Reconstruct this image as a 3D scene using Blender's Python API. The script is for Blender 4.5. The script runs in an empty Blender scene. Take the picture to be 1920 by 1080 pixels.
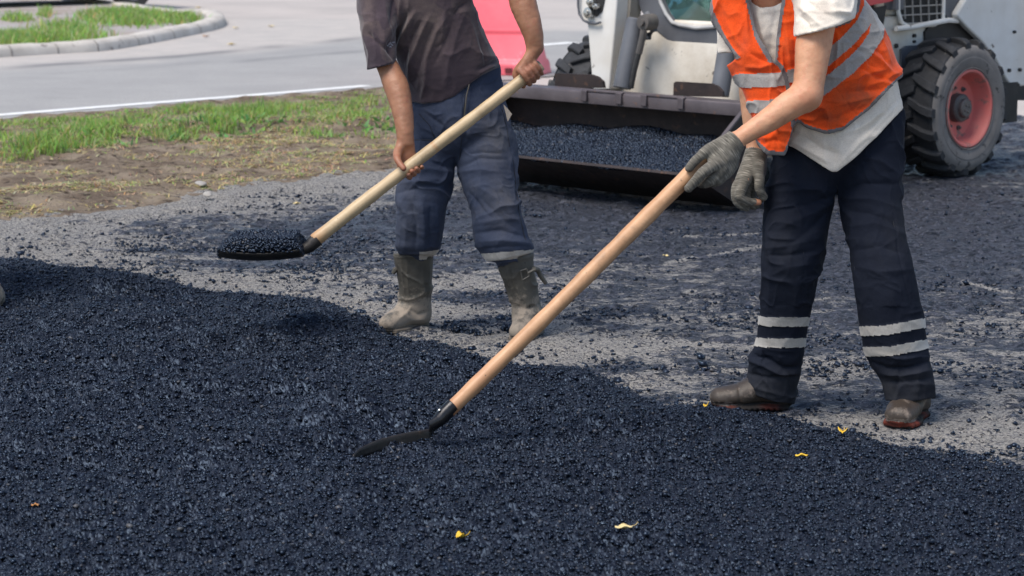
import bpy, bmesh, math, random
import numpy as np
from mathutils import Vector, Matrix

# ------------------------------------------------------------------ camera, sky, sun, exposure
SC = bpy.context.scene
COL = SC.collection
CAM_H, FPX = 1.75, 4500.0                 # camera height (m), focal length in 1920-px units
PITCH = math.atan(740.0 / FPX)            # the horizon lies above the frame
cam = bpy.data.cameras.new('camera')
cam.sensor_width = 36.0
cam.lens = 36.0 * FPX / 1920.0
cam.clip_start, cam.clip_end = 0.1, 2000.0
cam.dof.use_dof = True
cam.dof.focus_distance = 8.4
cam.dof.aperture_fstop = 6.3
camo = bpy.data.objects.new('camera', cam)
COL.objects.link(camo)
camo.location = (0, 0, CAM_H)
camo.rotation_euler = (math.pi / 2 - PITCH, 0, 0)
SC.camera = camo

SUN_EL, SUN_AZ = math.radians(60), math.radians(229)     # azimuth clockwise from +Y: behind the camera, to the left
world = bpy.data.worlds.new('World')
SC.world = world
world.use_nodes = True
wn = world.node_tree
sky = wn.nodes.new('ShaderNodeTexSky')
sky.sky_type = 'NISHITA'
sky.sun_disc = False
sky.sun_elevation = SUN_EL
sky.sun_rotation = SUN_AZ
sky.air_density = 1.0
sky.dust_density = 0.8
bg = wn.nodes['Background']
bg.inputs['Strength'].default_value = 0.098
wn.links.new(sky.outputs['Color'], bg.inputs['Color'])
sl = bpy.data.lights.new('sun', 'SUN')
sl.energy = 2.5
sl.angle = math.radians(34)
sl.color = (1.0, 0.935, 0.85)
slo = bpy.data.objects.new('sun', sl)
COL.objects.link(slo)
sd = Vector((math.sin(SUN_AZ) * math.cos(SUN_EL), math.cos(SUN_AZ) * math.cos(SUN_EL), math.sin(SUN_EL)))
slo.rotation_euler = sd.to_track_quat('Z', 'Y').to_euler()
slo.location = (0, 0, 30)
SC.view_settings.view_transform = 'Standard'
SC.view_settings.look = 'None'
SC.view_settings.gamma = 1.0
SC.view_settings.exposure = 0.80

random.seed(7)
RNG = np.random.default_rng(11)

# ------------------------------------------------------------------ picture pixel <-> world
CP, SP = math.cos(PITCH), math.sin(PITCH)

def ray(u, v):
    dx, dz = (u - 960.0) / FPX, -(v - 540.0) / FPX
    return np.array([dx, CP + dz * SP, -SP + dz * CP])

def P(u, v, Y):                       # the point seen at pixel (u,v) standing Y metres away
    d = ray(u, v)
    return np.array([0, 0, CAM_H]) + d * (Y / d[1])

def G(u, v, z=0.0):                   # the point seen at pixel (u,v) on the level z
    d = ray(u, v)
    return np.array([0, 0, CAM_H]) + d * ((z - CAM_H) / d[2])

def depth(p):
    return p[1] * CP - (p[2] - CAM_H) * SP

def ppm(p):
    return FPX / depth(p)

def pix(V):                           # world points -> picture pixels and pixels per metre
    V = np.asarray(V)
    y, z = V[:, 1], V[:, 2] - CAM_H
    dep = y * CP - z * SP
    up = y * SP + z * CP
    return 960 + FPX * V[:, 0] / dep, 540 - FPX * up / dep, FPX / dep

# ------------------------------------------------------------------ numpy noise
def _hash(ix, iy, iz, seed):
    h = (ix.astype(np.uint32) * np.uint32(374761393)) ^ (iy.astype(np.uint32) * np.uint32(668265263)) \
        ^ (iz.astype(np.uint32) * np.uint32(2147483647)) ^ np.uint32((seed * 1274126177) & 0xffffffff)
    h = (h ^ (h >> np.uint32(13))) * np.uint32(1274126177)
    h = (h ^ (h >> np.uint32(16))) * np.uint32(2246822519)
    h = h ^ (h >> np.uint32(15))
    return (h & np.uint32(0xffffff)).astype(np.float32) / np.float32(0xffffff) * 2 - 1

def vnoise(p, freq, seed=0):
    q = np.asarray(p, dtype=np.float32) * np.asarray(freq, dtype=np.float32)
    i = np.floor(q)
    f = q - i
    f = f * f * f * (f * (f * 6 - 15) + 10)
    i = i.astype(np.int64) + 100000
    x, y, z = i[:, 0], i[:, 1], i[:, 2]
    fx, fy, fz = f[:, 0], f[:, 1], f[:, 2]
    out = 0
    for dx in (0, 1):
        wx = fx if dx else 1 - fx
        for dy in (0, 1):
            wy = fy if dy else 1 - fy
            for dz in (0, 1):
                wz = fz if dz else 1 - fz
                out = out + wx * wy * wz * _hash(x + dx, y + dy, z + dz, seed)
    return out

def fbm(p, freq, oct=4, seed=0, gain=0.5):
    o, a, fr = 0, 1.0, np.asarray(freq, dtype=np.float32)
    tot = 0
    for k in range(oct):
        o = o + a * vnoise(p, fr, seed + k * 17)
        tot += a
        a *= gain
        fr = fr * 2.03
    return o / tot

def sstep(a, b, x):
    t = np.clip((x - a) / (b - a), 0, 1)
    return t * t * (3 - 2 * t)

def polydist(u, v, pts):              # distance to a polyline in the (u,v) plane, with the position 0..1 along it
    best = np.full(len(u), 1e9, np.float32)
    tt = np.zeros(len(u), np.float32)
    n = len(pts) - 1
    for i in range(n):
        (a, b), (c, d) = pts[i], pts[i + 1]
        ex, ey = c - a, d - b
        L = ex * ex + ey * ey + 1e-9
        t = np.clip(((u - a) * ex + (v - b) * ey) / L, 0, 1)
        dd = np.hypot(u - a - t * ex, v - b - t * ey)
        m = dd < best
        best = np.where(m, dd, best)
        tt = np.where(m, (i + t) / n, tt)
    return best, tt

# ------------------------------------------------------------------ objects
def tag(o, label=None, cat=None, group=None, kind=None):
    if label: o['label'] = label
    if cat: o['category'] = cat
    if group: o['group'] = group
    if kind: o['kind'] = kind
    return o

def mesh_np(name, V, F, mat, parent=None, base=(0, 0, 0), smooth=True, attrs=None, matidx=None):
    V = np.asarray(V, np.float32) - np.asarray(base, np.float32)
    F = np.asarray(F, np.int32)
    k = F.shape[1]
    me = bpy.data.meshes.new(name)
    me.vertices.add(len(V)); me.vertices.foreach_set('co', V.ravel())
    me.loops.add(F.size); me.loops.foreach_set('vertex_index', F.ravel())
    me.polygons.add(len(F)); me.polygons.foreach_set('loop_start', np.arange(0, F.size, k, dtype=np.int32))
    if smooth:
        me.polygons.foreach_set('use_smooth', np.ones(len(F), bool))
    for m in (mat if isinstance(mat, (list, tuple)) else [mat]):
        me.materials.append(m)
    if matidx is not None:
        me.polygons.foreach_set('material_index', np.asarray(matidx, np.int32))
    for an, av in (attrs or {}).items():
        av = np.asarray(av, np.float32)
        if av.ndim == 1:
            me.attributes.new(an, 'FLOAT', 'POINT').data.foreach_set('value', av)
        else:
            me.attributes.new(an, 'FLOAT_VECTOR', 'POINT').data.foreach_set('vector', av.ravel())
    me.update(calc_edges=True)
    o = bpy.data.objects.new(name, me)
    COL.objects.link(o)
    if parent is not None:
        o.parent = parent
    else:
        o.location = base
    return o

def empty(name, loc, rz=0.0):
    o = bpy.data.objects.new(name, None)
    o.empty_display_size = 0.2
    COL.objects.link(o)
    o.location = loc
    o.rotation_euler = (0, 0, rz)
    return o

def split(name_by_lab, V, F, labels, mats, parent, base, attrs=None, first_parent=None):
    """one mesh per face label; label 0 is the main piece and parents the others"""
    made, main = {}, None
    for lab in sorted(name_by_lab):
        m = labels == lab
        if not m.any():
            continue
        f = F[m]
        ids, inv = np.unique(f, return_inverse=True)
        a = {k: np.asarray(v)[ids] for k, v in (attrs or {}).items()}
        par = parent if (main is None or lab == 0) else main
        o = mesh_np(name_by_lab[lab], V[ids], inv.reshape(f.shape), mats[lab], par, base, True, a)
        if main is None:
            main = o
        made[lab] = o
    return made

class MB:
    """collects shapes into ONE mesh"""
    def __init__(s):
        s.v, s.f = [], []
    def add(s, vs, fs):
        b = len(s.v)
        s.v += [tuple(map(float, p)) for p in vs]
        s.f += [tuple(b + i for i in q) for q in fs]
    def box(s, c, size, R=None):
        c = np.array(c, float); h = np.array(size, float) / 2
        R = np.eye(3) if R is None else R
        vs = [c + R @ (np.array(k) * h) for k in
              [(-1,-1,-1),(1,-1,-1),(1,1,-1),(-1,1,-1),(-1,-1,1),(1,-1,1),(1,1,1),(-1,1,1)]]
        s.add(vs, [(0,3,2,1),(4,5,6,7),(0,1,5,4),(1,2,6,5),(2,3,7,6),(3,0,4,7)])
    def prism(s, pts, ext):
        n = len(pts); ext = np.array(ext, float)
        vs = [np.array(p, float) for p in pts] + [np.array(p, float) + ext for p in pts]
        fs = [tuple(range(n))[::-1], tuple(range(n, 2 * n))]
        fs += [(i, (i + 1) % n, n + (i + 1) % n, n + i) for i in range(n)]
        s.add(vs, fs)
    def loft(s, rings, cap=True):
        n = len(rings[0]); vs = [p for r in rings for p in r]; fs = []
        for k in range(len(rings) - 1):
            for i in range(n):
                fs.append((k*n+i, k*n+(i+1)%n, (k+1)*n+(i+1)%n, (k+1)*n+i))
        if cap:
            fs.append(tuple(range(n))[::-1]); fs.append(tuple((len(rings)-1)*n + i for i in range(n)))
        s.add(vs, fs)
    def cone(s, p0, p1, r0, r1, n=20, cap=True):
        s.tube([p0, p1], [r0, r1], n, cap)
    def tube(s, path, rad, n=12, cap=True):
        path = [np.array(p, float) for p in path]
        if not hasattr(rad, '__len__'): rad = [rad] * len(path)
        rings = []
        for i, p in enumerate(path):
            d = path[min(i + 1, len(path) - 1)] - path[max(i - 1, 0)]
            d = d / (np.linalg.norm(d) + 1e-12)
            a = np.cross(d, (0, 0, 1) if abs(d[2]) < 0.9 else (1, 0, 0)); a /= np.linalg.norm(a)
            b = np.cross(d, a)
            rings.append([p + rad[i] * (math.cos(t) * a + math.sin(t) * b) for t in
                          [2 * math.pi * k / n for k in range(n)]])
        s.loft(rings, cap)
    def lathe(s, prof, o, ax, n=48, closed=False):
        o = np.array(o, float); ax = np.array(ax, float); ax /= np.linalg.norm(ax)
        a = np.cross(ax, (0, 0, 1)); a /= np.linalg.norm(a); b = np.cross(a, ax)
        rings = []
        for k in range(n):
            t = 2 * math.pi * k / n
            d = math.cos(t) * a + math.sin(t) * b
            rings.append([o + ax * x + d * r for r, x in prof])
        m = len(prof); vs = [p for r in rings for p in r]; fs = []
        for k in range(n):
            for i in range(m if closed else m - 1):
                j = (i + 1) % m
                fs.append((k*m+i, k*m+j, ((k+1)%n)*m+j, ((k+1)%n)*m+i))
        s.add(vs, fs)
    def build(s, name, mat, parent=None, base=None, smooth=False, bevel=0.0, auto=35):
        me = bpy.data.meshes.new(name)
        if base is None: base = (0, 0, 0)
        me.from_pydata([tuple(np.array(p) - np.array(base)) for p in s.v], [], s.f)
        me.materials.append(mat)
        bm = bmesh.new(); bm.from_mesh(me)
        bmesh.ops.recalc_face_normals(bm, faces=bm.faces)
        for f in bm.faces: f.smooth = True
        if auto:
            for e in bm.edges:
                if len(e.link_faces) == 2 and e.calc_face_angle(0) > math.radians(auto): e.smooth = False
        bm.to_mesh(me); bm.free()
        o = bpy.data.objects.new(name, me); COL.objects.link(o)
        if parent is not None: o.parent = parent
        else: o.location = base
        if bevel:
            m = o.modifiers.new('bevel', 'BEVEL'); m.width = bevel; m.segments = 2
            m.limit_method = 'ANGLE'; m.angle_limit = math.radians(35)
        return o

# ------------------------------------------------------------------ materials
def new_mat(name):
    m = bpy.data.materials.new(name); m.use_nodes = True
    nt = m.node_tree
    return m, nt, nt.nodes, nt.links, nt.nodes['Principled BSDF']

def N(nt, typ, **kw):
    n = nt.nodes.new(typ)
    for k, v in kw.items():
        if hasattr(n, k): setattr(n, k, v)
        else: n.inputs[k].default_value = v
    return n

def noise(nt, co, scale, detail=4, rough=0.55, dist=0.0):
    n = N(nt, 'ShaderNodeTexNoise')
    n.inputs['Scale'].default_value = scale; n.inputs['Detail'].default_value = detail
    n.inputs['Roughness'].default_value = rough; n.inputs['Distortion'].default_value = dist
    if co is not None: nt.links.new(co, n.inputs['Vector'])
    return n.outputs['Fac']

def ramp(nt, fac, stops):
    r = N(nt, 'ShaderNodeValToRGB')
    el = r.color_ramp.elements
    while len(el) < len(stops): el.new(0.5)
    for e, (p, c) in zip(el, stops):
        e.position = p
        e.color = (c, c, c, 1) if not hasattr(c, '__len__') else tuple(c) + (1,)
    nt.links.new(fac, r.inputs['Fac'])
    return r.outputs['Color']

def mix(nt, fac, a, b, mode='MIX'):
    m = N(nt, 'ShaderNodeMix', data_type='RGBA', blend_type=mode)
    for sock, val in ((m.inputs[0], fac), (m.inputs[6], a), (m.inputs[7], b)):
        if hasattr(val, 'is_linked'): nt.links.new(val, sock)
        elif hasattr(val, '__len__'): sock.default_value = tuple(val) + (1,)
        else: sock.default_value = val
    return m.outputs[2]

def math_(nt, op, a, b=0.0):
    m = N(nt, 'ShaderNodeMath', operation=op)
    for sock, val in ((m.inputs[0], a), (m.inputs[1], b)):
        if hasattr(val, 'is_linked'): nt.links.new(val, sock)
        else: sock.default_value = val
    return m.outputs[0]

def attr(nt, name):
    a = N(nt, 'ShaderNodeAttribute', attribute_name=name)
    return a

def bump(nt, h, strength, distance, prev=None):
    b = N(nt, 'ShaderNodeBump')
    b.inputs['Strength'].default_value = strength; b.inputs['Distance'].default_value = distance
    nt.links.new(h, b.inputs['Height'])
    if prev is not None: nt.links.new(prev, b.inputs['Normal'])
    return b.outputs['Normal']

def objco(nt, scale=None):
    t = N(nt, 'ShaderNodeTexCoord')
    if scale is None: return t.outputs['Object']
    m = N(nt, 'ShaderNodeMapping'); m.inputs['Scale'].default_value = scale
    nt.links.new(t.outputs['Object'], m.inputs['Vector'])
    return m.outputs['Vector']

def surface(name, c1, c2, scale=6, rough=0.7, rough2=None, bscale=60, bstr=0.3, bdist=0.003, metal=0.0, spec=0.5,
            spots=None, spot_scale=40, spot_cut=0.68, stain=None, stretch=None, detail=5):
    """two-tone noise surface with optional worn spots and a 'stain' attribute"""
    m, nt, ns, lk, b = new_mat(name)
    co = objco(nt, stretch)
    f = noise(nt, co, scale, detail, 0.6)
    c = mix(nt, ramp(nt, f, [(0.32, 0.0), (0.68, 1.0)]), c1, c2)
    if spots is not None:
        s = ramp(nt, noise(nt, co, spot_scale, 4, 0.65), [(spot_cut, 0.0), (min(spot_cut + 0.06, 1), 1.0)])
        c = mix(nt, s, c, spots)
    if stain is not None:
        a = attr(nt, 'stain').outputs['Fac']
        g = ramp(nt, noise(nt, co, 18, 5, 0.65), [(0.25, 0.35), (0.7, 1.0)])
        c = mix(nt, math_(nt, 'MULTIPLY', a, g), c, stain)
    lk.new(c, b.inputs['Base Color'])
    if rough2 is None: b.inputs['Roughness'].default_value = rough
    else:
        r = ramp(nt, noise(nt, co, scale * 2.3, 4), [(0.3, rough), (0.7, rough2)])
        lk.new(r, b.inputs['Roughness'])
    b.inputs['Metallic'].default_value = metal
    b.inputs['Specular IOR Level'].default_value = spec
    if bstr: lk.new(bump(nt, noise(nt, co, bscale, 3, 0.6), bstr, bdist), b.inputs['Normal'])
    return m

def cloth(name, c1, c2, stain=(0.1, 0.08, 0.06), scale=7, weave=900, rough=0.88, bstr=0.35, sheen=0.15, dust=None, dust_amt=0.0):
    m, nt, ns, lk, b = new_mat(name)
    co = objco(nt)
    c = mix(nt, ramp(nt, noise(nt, co, scale, 5, 0.6), [(0.3, 0.0), (0.7, 1.0)]), c1, c2)
    g = ramp(nt, noise(nt, co, 22, 5, 0.65), [(0.25, 0.25), (0.7, 1.0)])
    c = mix(nt, math_(nt, 'MULTIPLY', attr(nt, 'stain').outputs['Fac'], g), c, stain)
    if dust is not None:
        d = ramp(nt, noise(nt, co, 9, 6, 0.7), [(0.5, 0.0), (0.75, dust_amt)])
        c = mix(nt, d, c, dust)
    sm = ramp(nt, noise(nt, co, 5, 6, 0.7, 0.8), [(0.35, 0.0), (0.75, 0.45)])
    c = mix(nt, sm, c, tuple(0.62 * x for x in c1))
    sp = ramp(nt, noise(nt, co, 130, 2, 0.5), [(0.73, 0.0), (0.78, 0.7)])
    c = mix(nt, sp, c, tuple(0.35 * x for x in c1))
    v = ramp(nt, noise(nt, co, 260, 2, 0.5), [(0.3, 0.9), (0.7, 1.08)])
    c = mix(nt, 1.0, c, v, 'MULTIPLY')
    lk.new(c, b.inputs['Base Color'])
    b.inputs['Roughness'].default_value = rough
    b.inputs['Specular IOR Level'].default_value = 0.14
    b.inputs['Sheen Weight'].default_value = sheen
    b.inputs['Sheen Roughness'].default_value = 0.5
    n1 = bump(nt, noise(nt, co, weave, 1, 0.5), 0.18, 0.0008)
    n2 = bump(nt, noise(nt, co, 34, 3, 0.55, 0.6), bstr, 0.006, n1)
    lk.new(n2, b.inputs['Normal'])
    return m
# ------------------------------------------------------------------ implicit modelling: smooth unions of tapered limbs -> one mesh
def smin(a, b, k):
    h = np.maximum(k - np.abs(a - b), 0) / k
    return np.minimum(a, b) - h * h * k * 0.25

class Tube:
    """a chain of tapered elliptical limbs through rows of (centre, half width, half depth)"""
    def __init__(s, rows, lat=(1, 0, 0), k=0.02):
        R_ = np.array([[*r[0], r[1], r[2] if len(r) > 2 else r[1]] for r in rows], float)
        if len(R_) > 2:                            # round the chain off with a spline
            Q_ = []
            for i in range(len(R_) - 1):
                p0, p1, p2, p3 = R_[max(i-1, 0)], R_[i], R_[i+1], R_[min(i+2, len(R_)-1)]
                for t in (0, .25, .5, .75):
                    Q_.append(0.5 * ((2*p1) + (-p0+p2)*t + (2*p0-5*p1+4*p2-p3)*t*t + (-p0+3*p1-3*p2+p3)*t**3))
            R_ = np.array(Q_ + [R_[-1]])
        s.c = [r[:3].astype(np.float32) for r in R_]
        s.a = [float(r[3]) for r in R_]
        s.b = [float(r[4]) for r in R_]
        s.lat = np.array(lat, np.float32); s.lat /= np.linalg.norm(s.lat)
        s.k = k
        R = max(max(s.a), max(s.b))
        s.lo = np.min(s.c, 0) - R; s.hi = np.max(s.c, 0) + R
    def grown(s, g, scale=1.0):
        t = Tube.__new__(Tube)
        t.c, t.lat, t.k = s.c, s.lat, s.k
        t.a = [x * scale + g for x in s.a]; t.b = [x * scale + g for x in s.b]
        R = max(max(t.a), max(t.b))
        t.lo = np.min(t.c, 0) - R; t.hi = np.max(t.c, 0) + R
        return t
    def __call__(s, p):
        out = None
        n = max(len(s.c) - 1, 1)
        use = range(n)
        if n > 2 and len(p):                       # skip the limbs that cannot be the nearest here
            lo, hi = p.min(0), p.max(0)
            m, rad = (lo + hi) / 2, float(np.linalg.norm(hi - lo)) / 2
            C = np.array(s.c); A = C[:-1]; D = C[1:] - A
            t = np.clip(((m - A) * D).sum(1) / np.maximum((D * D).sum(1), 1e-12), 0, 1)
            ds = np.linalg.norm(m - A - t[:, None] * D, axis=1)
            ra, rb = np.array(s.a), np.array(s.b)
            big = np.maximum(np.maximum(ra[:-1], ra[1:]), np.maximum(rb[:-1], rb[1:])); sm = np.minimum(np.minimum(ra[:-1], ra[1:]), np.minimum(rb[:-1], rb[1:]))
            use = np.nonzero((ds - big - rad <= (ds - sm + rad).min() + .01) & (ds - big - rad < .10))[0]
            if len(use) == 0: return np.full(len(p), .5, np.float32)
        for i in use:
            j = min(i + 1, len(s.c) - 1)
            p0, ax = s.c[i], s.c[j] - s.c[i]
            L2 = float(ax @ ax)
            q = p - p0
            if L2 > 1e-10:
                t = np.clip((q @ ax) / L2, 0, 1)
                q = q - t[:, None] * ax
            else:
                t = np.zeros(len(p), np.float32)
            a = s.a[i] + t * (s.a[j] - s.a[i])
            r2 = np.einsum('ij,ij->i', q, q)
            if s.a[i] == s.b[i] and s.a[j] == s.b[j]:
                d = np.sqrt(r2) - a
            else:
                b = s.b[i] + t * (s.b[j] - s.b[i])
                x = q @ s.lat
                y2 = np.maximum(r2 - x * x, 0)
                k0 = np.sqrt((x / a) ** 2 + y2 / b ** 2)
                k1 = np.sqrt((x / a ** 2) ** 2 + y2 / b ** 4)
                d = np.where(k0 < 0.05, -np.minimum(a, b), k0 * (k0 - 1) / np.maximum(k1, 1e-6))
            out = d if out is None else np.minimum(out, d)
        return out

class Union:
    def __init__(s, parts, k=0.02):
        s.parts = [(q if isinstance(q, tuple) else (q, k)) for q in parts]
    def bounds(s):
        return np.min([t.lo for t, _ in s.parts], 0), np.max([t.hi for t, _ in s.parts], 0)
    def __call__(s, p):
        lo, hi = p.min(0), p.max(0)
        out = np.full(len(p), 0.5, np.float32)
        for t, k in s.parts:
            gap = np.maximum(np.maximum(t.lo - hi, lo - t.hi), 0)
            if (gap * gap).sum() > 0.01: continue
            out = smin(out, t(p).astype(np.float32), k)
        return out

def grad(f, p, e, mean=False):
    g = np.zeros_like(p); m = 0
    for k in ((1, -1, -1), (-1, -1, 1), (-1, 1, -1), (1, 1, 1)):
        k = np.array(k, np.float32); v = f(p + k * np.float32(e))
        g += v[:, None] * k; m = m + v * .25
    return (g / (4 * e), m) if mean else g / (4 * e)

def chunks(f, p, n=8000):
    return np.concatenate([f(p[i:i + n]) for i in range(0, len(p), n)]) if len(p) else np.zeros(0, np.float32)

def sdf_mesh(f, lo, hi, h, project=1, margin=0.02):
    B = 8
    lo = np.asarray(lo, np.float32) - 2 * h - 0.01
    nb = np.ceil((np.asarray(hi) + 2 * h + 0.01 - lo) / (B * h)).astype(int)
    g = np.stack(np.meshgrid(*[np.arange(n) for n in nb], indexing='ij'), -1).reshape(-1, 3)
    cen = ((g + 0.5) * B * h + lo).astype(np.float32)
    sup = (g // 4)
    key = (sup[:, 0] * 1000 + sup[:, 1]) * 1000 + sup[:, 2]
    order = np.argsort(key, kind='stable')
    g, cen, key = g[order], cen[order], key[order]
    cuts = np.r_[0, np.nonzero(np.diff(key))[0] + 1, len(key)]
    lim = B * h * 0.87 + margin
    corner = np.stack(np.meshgrid(*[np.arange(B + 1)] * 3, indexing='ij'), -1).reshape(-1, 3)
    NC = nb * B + 4
    VK, VP, Q = [], [], []
    ED = [((0,0,0),(1,0,0)),((0,1,0),(1,1,0)),((0,0,1),(1,0,1)),((0,1,1),(1,1,1)),
          ((0,0,0),(0,1,0)),((1,0,0),(1,1,0)),((0,0,1),(0,1,1)),((1,0,1),(1,1,1)),
          ((0,0,0),(0,0,1)),((1,0,0),(1,0,1)),((0,1,0),(0,1,1)),((1,1,0),(1,1,1))]
    kk = lambda c: ((c[:, 0] + 1) * NC[1] + c[:, 1] + 1) * NC[2] + c[:, 2] + 1
    for a, b in zip(cuts[:-1], cuts[1:]):
        d = f(cen[a:b])
        keep = np.abs(d) < lim
        if not keep.any(): continue
        gb = g[a:b][keep]
        pts = ((gb[:, None, :] * B + corner[None]).reshape(-1, 3) * h + lo).astype(np.float32)
        val = f(pts).reshape(len(gb), B + 1, B + 1, B + 1)
        val = np.where(val == 0, 1e-7, val)
        s = val < 0
        c8 = [s[:, i:i+B, j:j+B, k:k+B] for i in (0, 1) for j in (0, 1) for k in (0, 1)]
        cnt = sum(x.astype(np.int8) for x in c8)
        act = (cnt > 0) & (cnt < 8)
        ib, ix, iy, iz = np.nonzero(act)
        if len(ib) == 0: continue
        acc = np.zeros((len(ib), 3), np.float32); num = np.zeros(len(ib), np.float32)
        for (e0, e1) in ED:
            v0 = val[ib, ix + e0[0], iy + e0[1], iz + e0[2]]
            v1 = val[ib, ix + e1[0], iy + e1[1], iz + e1[2]]
            m = (v0 < 0) != (v1 < 0)
            t = np.where(m, v0 / np.where(m, v0 - v1, 1), 0)
            for q in range(3):
                acc[:, q] += np.where(m, e0[q] + t * (e1[q] - e0[q]), 0)
            num += m
        cell = gb[ib] * B + np.stack([ix, iy, iz], -1)
        VK.append(kk(cell)); VP.append((cell + acc / num[:, None]) * h + lo)
        for axis in range(3):
            o = [0, 0, 0]; o[axis] = 1
            s0 = s[:, :B, :B, :B]; s1 = s[:, o[0]:o[0]+B, o[1]:o[1]+B, o[2]:o[2]+B]
            jb, jx, jy, jz = np.nonzero(s0 != s1)
            if len(jb) == 0: continue
            c = gb[jb] * B + np.stack([jx, jy, jz], -1)
            a1, a2 = [(1, 2), (2, 0), (0, 1)][axis]
            d1 = np.zeros(3, int); d1[a1] = 1
            d2 = np.zeros(3, int); d2[a2] = 1
            q = np.stack([kk(c), kk(c - d1), kk(c - d1 - d2), kk(c - d2)], -1)
            flip = ~s0[jb, jx, jy, jz]
            q[flip] = q[flip][:, ::-1]
            Q.append(q)
    VK = np.concatenate(VK); VP = np.concatenate(VP).astype(np.float32); Q = np.concatenate(Q)
    o = np.argsort(VK); VKs = VK[o]
    pos = np.clip(np.searchsorted(VKs, Q), 0, len(VKs) - 1)
    ok = (VKs[pos] == Q).all(1)
    F = o[pos[ok]]
    for _ in range(project):
        out = []
        for i in range(0, len(VP), 6000):
            p = VP[i:i + 6000]
            gr, fm = grad(f, p, h * 0.4, True); L = np.einsum('ij,ij->i', gr, gr)
            st = np.clip(fm / np.maximum(L, 0.25), -h, h)
            out.append(p - st[:, None] * gr)
        VP = np.concatenate(out)
    return VP.astype(np.float32), F

def normals_of(f, V, e=0.004):
    out = []
    for i in range(0, len(V), 6000):
        g = grad(f, V[i:i + 6000], e)
        out.append(g / np.maximum(np.linalg.norm(g, axis=1, keepdims=True), 1e-6))
    return np.concatenate(out)

def creases(V, n, items, front=True):
    """hand-placed folds: (polyline in pixels, width in px, height in m)"""
    u, v, _ = pix(V)
    d = np.zeros(len(V), np.float32)
    fr = np.clip(-n[:, 1] * 1.4 + 0.35, 0, 1) if front else 1.0
    for pts, w, amp in items:
        dd, t = polydist(u, v, pts)
        d += amp * np.exp(-(dd / (w * .9)) ** 1.35) * np.clip(4 * t * (1 - t) + 0.25, 0, 1) * fr
    return d

def ridged(V, freq, seed, amp, warp=0.25):
    q = V + warp * 0.12 * np.stack([vnoise(V, 9, seed + 1), vnoise(V, 9, seed + 2), vnoise(V, 9, seed + 3)], -1)
    r = 1 - np.abs(vnoise(q, freq, seed))
    return amp * 1.25 * (np.clip(r, 0, 1) ** 5 - 0.22)

def surf_seam(name, V, n, px, mat, parent, base, r=.0016, out=.0008):
    """a stitched seam lying on the front of a garment, through picture pixels"""
    u, v, _ = pix(V)
    ok = n[:, 1] < -.05
    uu, vv, VV, nn = u[ok], v[ok], V[ok], n[ok]
    pts = []
    for i in range(len(px) - 1):
        for t in np.linspace(0, 1, 9)[: (9 if i == len(px) - 2 else 8)]:
            a, b = px[i][0] + (px[i+1][0] - px[i][0]) * t, px[i][1] + (px[i+1][1] - px[i][1]) * t
            d2 = (uu - a) ** 2 + (vv - b) ** 2
            m = np.nonzero(d2 < 30)[0]
            if len(m) == 0: continue
            near = m[VV[m, 1] < VV[m, 1].min() + .03]
            k = near[np.argsort(d2[near])[:4]]
            pts.append(VV[k].mean(0) + nn[k].mean(0) * out)
    if len(pts) < 3: return None
    pts = np.array(pts); pts[1:-1] = (pts[:-2] + pts[1:-1] * 2 + pts[2:]) / 4
    mb = MB(); mb.tube(list(pts), r, 5)
    return mb.build(name, mat, parent, base, smooth=True)

def row(uL, uR, v, Y, br=0.75):
    c = P((uL + uR) / 2, v, Y)
    a = (uR - uL) / 2 / ppm(c)
    return (c, a, a * br)

def prow(u, v, Y, rpx, br=1.0):
    c = P(u, v, Y)
    a = rpx / ppm(c)
    return (c, a, a * br)

def cut_v(poly, keep_above=True):
    """signed distance (m) to a hem given as v over u in pixels; negative on the kept side"""
    us = np.array([q[0] for q in poly], float); vs = np.array([q[1] for q in poly], float)
    def f(p):
        u, v, s = pix(p)
        d = (v - np.interp(u, us, vs)) / s
        return (d if keep_above else -d).astype(np.float32) * 0.8
    return f

def plane_cut(p0, n):
    p0 = np.array(p0, np.float32); n = np.array(n, np.float32); n /= np.linalg.norm(n)
    return lambda p: (p - p0) @ n

def shell(base, th, cuts):
    """hollow garment: outside of `base`, `th` thick, opened by the cuts"""
    def f(p):
        d = base(p)
        o = np.maximum(d, -(d + th))
        for c in cuts: o = np.maximum(o, c(p))
        return o
    return f

def unit(a):
    a = np.array(a, float)
    return a / np.linalg.norm(a)

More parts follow.
